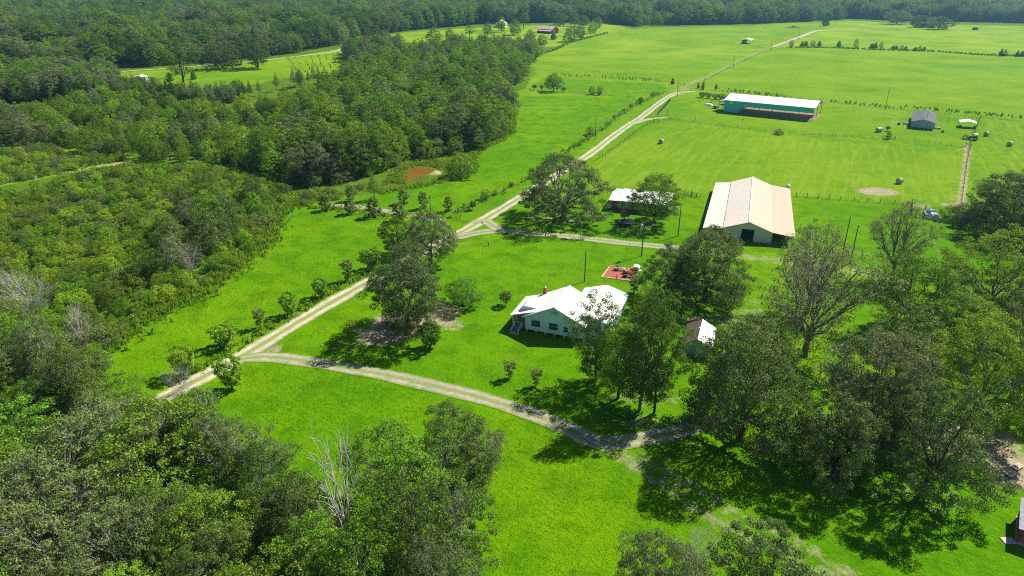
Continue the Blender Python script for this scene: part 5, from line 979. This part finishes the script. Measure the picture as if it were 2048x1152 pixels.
def gate(px0, px1, label, m=STEEL, bars=5, h=1.25):
    (x0, y0), (x1, y1) = W(*px0), W(*px1); L = math.hypot(x1 - x0, y1 - y0); t = thing('field_gate', label, 'gate', (x0, y0, 0), math.atan2(y1 - y0, x1 - x0))
    for x in (0, L): MB().tube((x, 0, 0), (x, 0, h + .25), .1, .09, 7).build('gate_post', POSTM, t)
    for k in range(bars): MB().tube((.12, 0, .25 + k * (h - .25) / (bars - 1)), (L - .12, 0, .25 + k * (h - .25) / (bars - 1)), .035, .035, 6).build('bar', m, t)
    for x in (.14, L / 2, L - .14): MB().tube((x, .0, .25), (x, .0, h), .03, .03, 6).build('upright', m, t)
    return t
gate((1316, 232), (1334, 231.5), 'pale tubular gate across the entrance to the pole barn yard', h=2.2); gate((1307, 245), (1317, 245), 'low pale gate panel below the pole barn entrance', h=1.5); gate((1383, 393), (1393, 395), 'dark board gate between the bungalow and the barn', POSTM, 4, 1.4); gate((1369, 388), (1383, 390), 'dark rail panel left of the board gate by the bungalow', POSTM, 3); gate((1765, 277), (1774, 278), 'small gate below the mobile home, left of the ivy post'), gate((1779, 278), (1790, 279), 'small gate below the mobile home, right of the ivy post')
gate((916, 424), (938, 422), 'low wire gate across the grey path at the track', POSTM, 4, 1.1); gate((1931, 293), (1941, 296), 'dark gate at the top of the bare soil strip', POSTM, 4, 1.3)
hero('column', 'ivy_post', 1776, 278, 262, 9, 'ivy-covered post on the fence below the mobile home', 'post'); hero('ball', 'bush', 1775, 262, 252, 10, 'small bush above the ivy-covered post', 'bush')
# ------------------------------------------------------------------ hay bales
def bale_mat():
    t = NT('hay'); co = t.obj(); mp = t.n('ShaderNodeMapping'); t.l(co, mp.inputs[0]); mp.inputs['Scale'].default_value = (1, 4, 4); n = t.noise(mp.outputs[0], 3, 4, .7)
    t.bsdf(t.mix(t.rng(n, .3, .7), (.30, .22, .12), (.62, .52, .36)), .95, t.bump(n, .6, .1), spec=.1); return t.m
HAYM = bale_mat()
for px, py, a, lab in [(1322, 287, 60, 'round hay bale alone at the track end of the hay field'), (1798, 367, 20, 'round hay bale beside the bare brown circle'), (1972, 272, 25, 'round hay bale in the strip by the carport, nearer the fence'), (2019, 292, 25, 'round hay bale in the strip right of the carport, nearer the frame edge')]:
    x, y = W(px, py); t = thing('hay_bale', lab, 'hay bale', (x, y, 0), math.radians(a), 'round hay bales'); mb = MB(); n = 20; vs = []
    prof = [(-.75, .02), (-.75, .6), (-.74, .86), (-.68, .93), (.68, .93), (.74, .86), (.75, .6), (.75, .02)]
    for xx, r in prof:
        for i in range(n): th = 2 * math.pi * i / n; vs.append((xx, r * math.cos(th), max(0, .9 + r * math.sin(th))))
    mb.add(vs, [(k * n + i, k * n + (i + 1) % n, (k + 1) * n + (i + 1) % n, (k + 1) * n + i) for k in range(len(prof) - 1) for i in range(n)]); mb.build('bale', HAYM, t)
    for k in (-.4, 0, .4): MB().add([(k + (j - .5) * .04, .94 * math.cos(2 * math.pi * i / n), max(.005, .9 + .94 * math.sin(2 * math.pi * i / n))) for i in range(n) for j in (0, 1)], [(2 * i, 2 * i + 1, (2 * i + 3) % (2 * n), (2 * i + 2) % (2 * n)) for i in range(n)]).build('twine', TRIM, t)
# ------------------------------------------------------------------ yard things
P4 = [W(1160 + a / 4.8, 480 + b_ / 4.8) for a, b_ in ((208, 357), (495, 395), (570, 295), (290, 252))]
mul = NT('red_mulch'); co = mul.obj(); nn = mul.noise(co, 6, 4, .7); mul.bsdf(mul.mix(mul.rng(nn, .3, .7), (.30, .08, .05), (.46, .155, .105)), .95, mul.bump(nn, .7, .08), spec=.1)
pg = thing('playground_bed', 'red mulch rectangle with pale timber edging behind the farmhouse', 'playground', (*P4[0], 0)); q = [(p[0] - P4[0][0], p[1] - P4[0][1]) for p in P4]
MB().slab([(a, b_, .07) for a, b_ in q], .05).build('mulch', mul.m, pg)
for i in range(4): a, b_ = q[i], q[(i + 1) % 4]; MB().beam((*a, .08), (*b_, .08), .16, .16).build('edging', plain('pale_timber', (.72, .62, .46)), pg)
PLR, PLY, PLB, PLW, PLN, PLT = [plain('toy_' + n, c, .4, .06) for n, c in (('red', (.55, .03, .03)), ('yellow', (.75, .45, .03)), ('blue', (.06, .22, .55)), ('white', (.82, .82, .8)), ('brown', (.14, .07, .04)), ('tan', (.5, .38, .28)))]
def pz(a, b_): return W(1195 + a / 16.457, 510 + b_ / 16.457)
def climber(at, label, body, roofm, slide, ang, s=1.0):
    t = thing('play_slide', label, 'slide', (*at, .07), math.radians(ang))
    for x in (0, 1.0):
        for y in (0, 1.0): MB().box(x * s, (x + .1) * s, y * s, (y + .1) * s, 0, 1.6 * s).build('post', body, t)
    MB().box(0, 1.1 * s, 0, 1.1 * s, .7 * s, .8 * s).build('platform', body, t); MB().box(0, .06 * s, .1 * s, 1 * s, .8 * s, 1.3 * s).build('side_panel', body, t); MB().box(.1 * s, 1 * s, 1.05 * s, 1.1 * s, .0, 1.3 * s).build('side_panel', body, t)
    if roofm: MB().prism([(-.1 * s, 1.6 * s), (1.2 * s, 1.6 * s), (.55 * s, 2.0 * s)], 'y', -.1 * s, 1.2 * s).build('roof', roofm, t)
    sl_ = MB().slab([(1.1 * s, .2 * s, .75 * s), (1.1 * s, .9 * s, .75 * s), (2.4 * s, .9 * s, .08), (2.4 * s, .2 * s, .08)], .06)
    for y in (.2, .9): sl_.beam((1.1 * s, y * s, .82 * s), (2.4 * s, y * s, .16), .06, .14)
    sl_.build('chute', slide, t)
    for k in range(3): MB().box(-.25 * s, -.02 * s, .2 * s, .9 * s, (.15 + .22 * k) * s, (.2 + .22 * k) * s).build('ladder_rung', body, t)
climber(pz(560, 520), 'tan play tower with slide at the top of the mulch bed', PLT, None, plain('toy_grey', (.35, .38, .4)), -20, .8); climber(pz(850, 740), 'dark play tower with blue and white slide, lowest on the mulch bed', PLN, None, PLB, -20, .75); climber(pz(900, 630), 'red and white climbing frame in the middle of the toy cluster', PLR, PLW, PLW, 35, .6)
t = thing('toy_car', 'red ride-in toy car beside the blue slide', 'toy', (*pz(1080, 680), .07), math.radians(-15)); MB().box(-.5, .5, -.3, .3, .15, .55).build('body', PLR, t); MB().box(-.3, .25, -.28, .28, .95, 1.0).build('roof', PLR, t)
for x in (-.28, .2):
    for y in (-.27, .23): MB().box(x, x + .05, y, y + .05, .55, .95).build('pillar', PLY, t)
for x in (-.35, .35):
    for y in (-.33, .33): MB().tube((x, y - .04, .15), (x, y + .04, .15), .15, .15, 10).build('wheel', DARK, t)
t = thing('toy_kitchen', 'yellow and cream toy kitchen behind the red toy car', 'toy', (*pz(1130, 600), .07), math.radians(-20)); MB().box(-.5, .5, -.25, .25, 0, .6).build('counter', plain('toy_cream', (.75, .66, .5)), t); MB().box(-.5, .5, .2, .3, .6, 1.25).build('back_panel', PLY, t); MB().box(-.55, .55, .0, .32, 1.26, 1.34).build('shelf', PLY, t)
t = thing('playhouse', 'little playhouse with white roof at the playground corner', 'playhouse', (*pz(1260, 560), .07), math.radians(-20)); PH = plain('toy_beige', (.6, .52, .45)); MB().box(-.65, .65, -.55, .55, 0, 1.15).build('wall', PH, t); MB().prism([(-.85, 1.15), (.85, 1.15), (.5, 1.55), (-.5, 1.55)], 'y', -.75, .75).build('roof', PLW, t)
MB().box(-.2, .2, -.58, -.555, 0, .95).build('door', DARK, t); MB().box(.66, .69, -.2, .25, .5, .9).build('window', DARK, t); MB().box(.7, 1.3, -.3, .3, .45, .52).build('side_table', PLW, t)
for a, b_, m, lab in ((640, 700, PLT, 'small pale bucket on the red mulch'), (640, 785, PLB, 'small blue and white toy at the mulch edge')):
    t = thing('toy_bucket', lab, 'toy', (*pz(a, b_), .07)); MB().lathe([(.14, 0), (.2, .3), (.17, .3), (.12, .05)], 12).build('pail', m, t); MB().tube((-.19, 0, .3), (0, 0, .45), .015).tube((0, 0, .45), (.19, 0, .3), .015).build('handle', PLW, t)
tx, ty_ = W(1252, 449); tr = thing('trampoline', 'round blue trampoline in front of the white-roofed bungalow', 'trampoline', (tx, ty_, 0)); MB().lathe([(.0, .90), (1.75, .90), (1.75, .905), (0, .905)], 28).build('mat', plain('trampoline_mat', (.05, .06, .1)), tr)
ring = MB(); n = 28
for r0, r1, z in ((1.76, 2.15, .93),):
    ring.add([(r * math.cos(2 * math.pi * i / n), r * math.sin(2 * math.pi * i / n), zz) for i in range(n) for r, zz in ((r0, z), (r1, z), (r1, z - .06), (r0, z - .06))], [(4 * i + k, 4 * i + (k + 1) % 4, (4 * i + 4 + (k + 1) % 4) % (4 * n), (4 * i + 4 + k) % (4 * n)) for i in range(n) for k in range(4)])
ring.build('pad', plain('trampoline_pad', (.14, .22, .34)), tr)
for i in range(6): a = math.pi * i / 3; MB().tube((2.0 * math.cos(a), 2.0 * math.sin(a), 0), (2.05 * math.cos(a), 2.05 * math.sin(a), .86), .035).build('leg', STEEL, tr)
tx, ty_ = W(1141, 443); t = thing('kiddie_pool', 'small blue paddling pool in the shade of the grey-limbed oak', 'pool', (tx, ty_, 0)); MB().lathe([(.9, 0), (1.0, .28), (.92, .3), (.85, .1), (.02, .1)], 20).build('tub', plain('pool_blue', (.05, .30, .62), .4), t); MB().lathe([(1.0, .281), (1.05, .31), (.96, .33), (.92, .301)], 20).build('rim', PLW, t)
tx, ty_ = W(1866, 436); t = thing('tarp_pile', 'pile covered by a blue and white tarp at the end of the paddock fence', 'tarp', (tx, ty_, 0), math.radians(-20))
def tarp(x0, x1, y0, y1, h, m, nm, seed):
    g_ = random.Random(seed); n = 9; vs = [];
    for j in range(n):
        for i in range(n):
            u, v = i / (n - 1), j / (n - 1); e = min(1, 4 * min(u, 1 - u)) * min(1, 4 * min(v, 1 - v)); vs.append((x0 + (x1 - x0) * u, y0 + (y1 - y0) * v, .05 + h * e ** .6 * g_.uniform(.82, 1.08)))
    MB().add(vs, [(j * n + i, j * n + i + 1, (j + 1) * n + i + 1, (j + 1) * n + i) for i in range(n - 1) for j in range(n - 1)]).build(nm, m, t)
tarp(-1.6, 1.6, -2.2, .9, 1.5, plain('tarp_grey', (.55, .52, .5), .6), 'grey_tarp', 3); tarp(-2.0, 1.4, .92, 3.4, 1.7, plain('tarp_blue', (.22, .42, .75), .5), 'blue_tarp', 4); MB().box(-2.3, -1.75, -1.5, 2.6, 0, 1.2).build('pallet_stack', WOODG, t); MB().tube((-1.7, 3.3, 0), (-1.7, 3.3, 2.6), .12).build('corner_post', POSTM, t)
tx, ty_ = W(1757, 264); t = thing('water_trough_tank', 'grey cylindrical tank on the grass left of the ivy post', 'tank', (tx, ty_, 0), .3); MB().tube((-1.1, 0, 1.05), (1.1, 0, 1.05), .95, .95, 16).build('barrel', plain('tank_grey', (.35, .42, .48), .5), t)
for k in (-.7, .7): MB().box(k - .12, k + .12, -.8, .8, 0, .45).build('cradle', POSTM, t)
# tractor by the yard fence
tx, ty_ = W(1945, 280); t = thing('tractor', 'dark tractor with pale canopy parked by the yard fence', 'tractor', (tx, ty_, 0), math.radians(150)); TB = plain('tractor_blue', (.05, .07, .12), .5)
MB().box(-.3, 1.5, -.35, .35, .9, 1.55).build('hood', TB, t); MB().box(-1.3, -.3, -.5, .5, .8, 1.2).build('seat_base', TB, t); MB().box(-1.5, .2, -.8, .8, 2.5, 2.6).build('canopy', TRIM, t)
for x in (-1.4, .1):
    for y in (-.7, .7): MB().tube((x, y, 1.1), (x, y, 2.5), .04).build('canopy_post', DARK, t)
for x, r, w in ((-.9, .8, .4), (1.2, .45, .25)):
    for s in (-1, 1): wl = MB().tube((x, s * .75, r), (x, s * (.75 + w), r), r, r, 16).build('wheel', DARK, t); MB().tube((x, s * (.76 + w), r), (x, s * (.79 + w), r), r * .5, r * .5, 12).build('hub', TRIM, wl)
MB().beam((1.5, -.5, 1.0), (2.6, -.5, .4), .12, .15).beam((1.5, .5, 1.0), (2.6, .5, .4), .12, .15).build('loader_arm', TB, t); MB().box(2.5, 3.0, -.9, .9, .1, .7).build('bucket', STEEL, t)
hero('scrub0', 'bush', 1930, 278, 269, 12, 'weedy bush beside the parked tractor', 'bush')
tx, ty_ = W(1391, 240); t = thing('yard_marker', 'white upright marker standing in the pole barn yard', 'marker', (tx, ty_, 0)); MB().lathe([(.35, 0), (.32, .9), (.22, 1.3), (.3, 1.7), (.18, 2.1), (.02, 2.2)], 10).build('body', PLW, t); MB().box(-.45, .45, -.4, .4, 0, .1).build('plinth', CONC, t)
tx, ty_ = W(1417, 211); t = thing('tarp_heap', 'white tarp heaped over a pile left of the pole barn', 'tarp', (tx, ty_, 0)); tarp(-2.2, 2.2, -1.5, 1.5, 1.1, PLW, 'sheet', 9); MB().box(1.0, 2.0, .6, 1.45, 0, 1.5).build('crate', DARK, t)
tx, ty_ = W(1431, 217); t = thing('utility_trailer', 'small blue trailer beside the pole barn steps', 'trailer', (tx, ty_, 0), math.radians(-33)); MB().box(-1.4, 1.4, -.8, .8, .55, 1.3).build('bed', plain('trailer_blue', (.06, .2, .38), .5), t); MB().beam((1.4, 0, .5), (2.8, 0, .45), .1, .1).build('drawbar', STEEL, t)
for s in (-1, 1): MB().tube((-.1, s * .82, .35), (-.1, s * 1.0, .35), .35, .35, 14).build('wheel', DARK, t)
for px, py, s, lab in ((1486, 240, .5, 'small grey box on the grass below the pole barn fence'), (1797, 250, .7, 'black bin on the grass left of the mobile home'), (1885, 265, .6, 'black bin on the grass below the mobile home deck')):
    tx, ty_ = W(px, py); t = thing('storage_bin', lab, 'bin', (tx, ty_, 0), .4); m = STEEL if 'grey' in lab else DARK; MB().prism([(-.5 * s, 0), (.5 * s, 0), (.6 * s, 1.3 * s), (-.6 * s, 1.3 * s)], 'y', -.5 * s, .5 * s).build('bin_body', m, t); MB().box(-.65 * s, .65 * s, -.55 * s, .55 * s, 1.31 * s, 1.4 * s).build('lid', m, t)
tx, ty_ = W(1807, 254); t = thing('garden_statue', 'small white garden ornament beside the mobile home', 'ornament', (tx, ty_, 0)); MB().lathe([(.3, 0), (.3, .15), (.15, .2), (.22, .7), (.1, .95), (.17, 1.15), (.02, 1.3)], 10).build('figure', PLW, t); MB().box(-.4, .4, -.4, .4, -.02, .05).build('plinth', CONC, t)
tx, ty_ = W(976.5, 492); t = thing('well_pump', 'small dark standpipe on the lawn below the lane', 'standpipe', (tx, ty_, 0)); MB().tube((0, 0, 0), (0, 0, 1.1), .14, .12, 8).build('pipe', DARK, t); MB().beam((0, 0, 1.05), (.3, 0, .95), .08, .08).build('spout', STEEL, t); MB().lathe([(.2, 1.1), (.16, 1.25), (.02, 1.3)], 8).build('cap', STEEL, t)
tx, ty_ = W(943, 413); t = thing('mailbox_post', 'blue box on a post at the gate beside the track', 'post box', (tx, ty_, 0)); MB().box(-.06, .06, -.06, .06, 0, 1.1).build('post', POSTM, t); MB().box(-.2, .2, -.3, .3, 1.1, 1.5).build('box', plain('box_blue', (.05, .18, .4)), t)
hero('ball', 'bush', 946, 420, 402, 14, 'small dark bush behind the blue post box', 'bush')
tx, ty_ = W(1587, 56); t = thing('brush_pile', 'low brown brush pile in the far field', 'brush pile', (tx, ty_, 0)); mb = MB()
for i in range(70): a = R.uniform(0, 6.28); r_ = R.uniform(0, 9); z = max(.2, 2.6 * (1 - r_ / 9)); mb.beam((r_ * math.cos(a), .5 * r_ * math.sin(a), z), (r_ * math.cos(a) + R.uniform(-2, 2), .5 * r_ * math.sin(a) + R.uniform(-2, 2), max(.1, z + R.uniform(-.8, .6))), .3, .3)
mb.build('branches', POSTM, t)
# ------------------------------------------------------------------ haze
hz = bpy.data.materials.new('haze'); hz.use_nodes = True; nt = hz.node_tree; nt.nodes.clear(); oo = nt.nodes.new('ShaderNodeOutputMaterial'); pv = nt.nodes.new('ShaderNodeVolumePrincipled')
pv.inputs['Color'].default_value = (.30, .60, 1, 1); pv.inputs['Density'].default_value = HAZE; pv.inputs['Density Attribute'].default_value = ''; pv.inputs['Anisotropy'].default_value = .55
try: pv.inputs['Color Attribute'].default_value = ''; pv.inputs['Temperature Attribute'].default_value = ''
except Exception: pass
nt.links.new(pv.outputs[0], oo.inputs['Volume']); hz.cycles.homogeneous_volume = True
if HAZE > 0: MB().box(-6500, 6500, -400, 8500, -1.2, 66).build('haze', hz, kind='stuff', label='thin blue haze over the far forest', cat='haze')
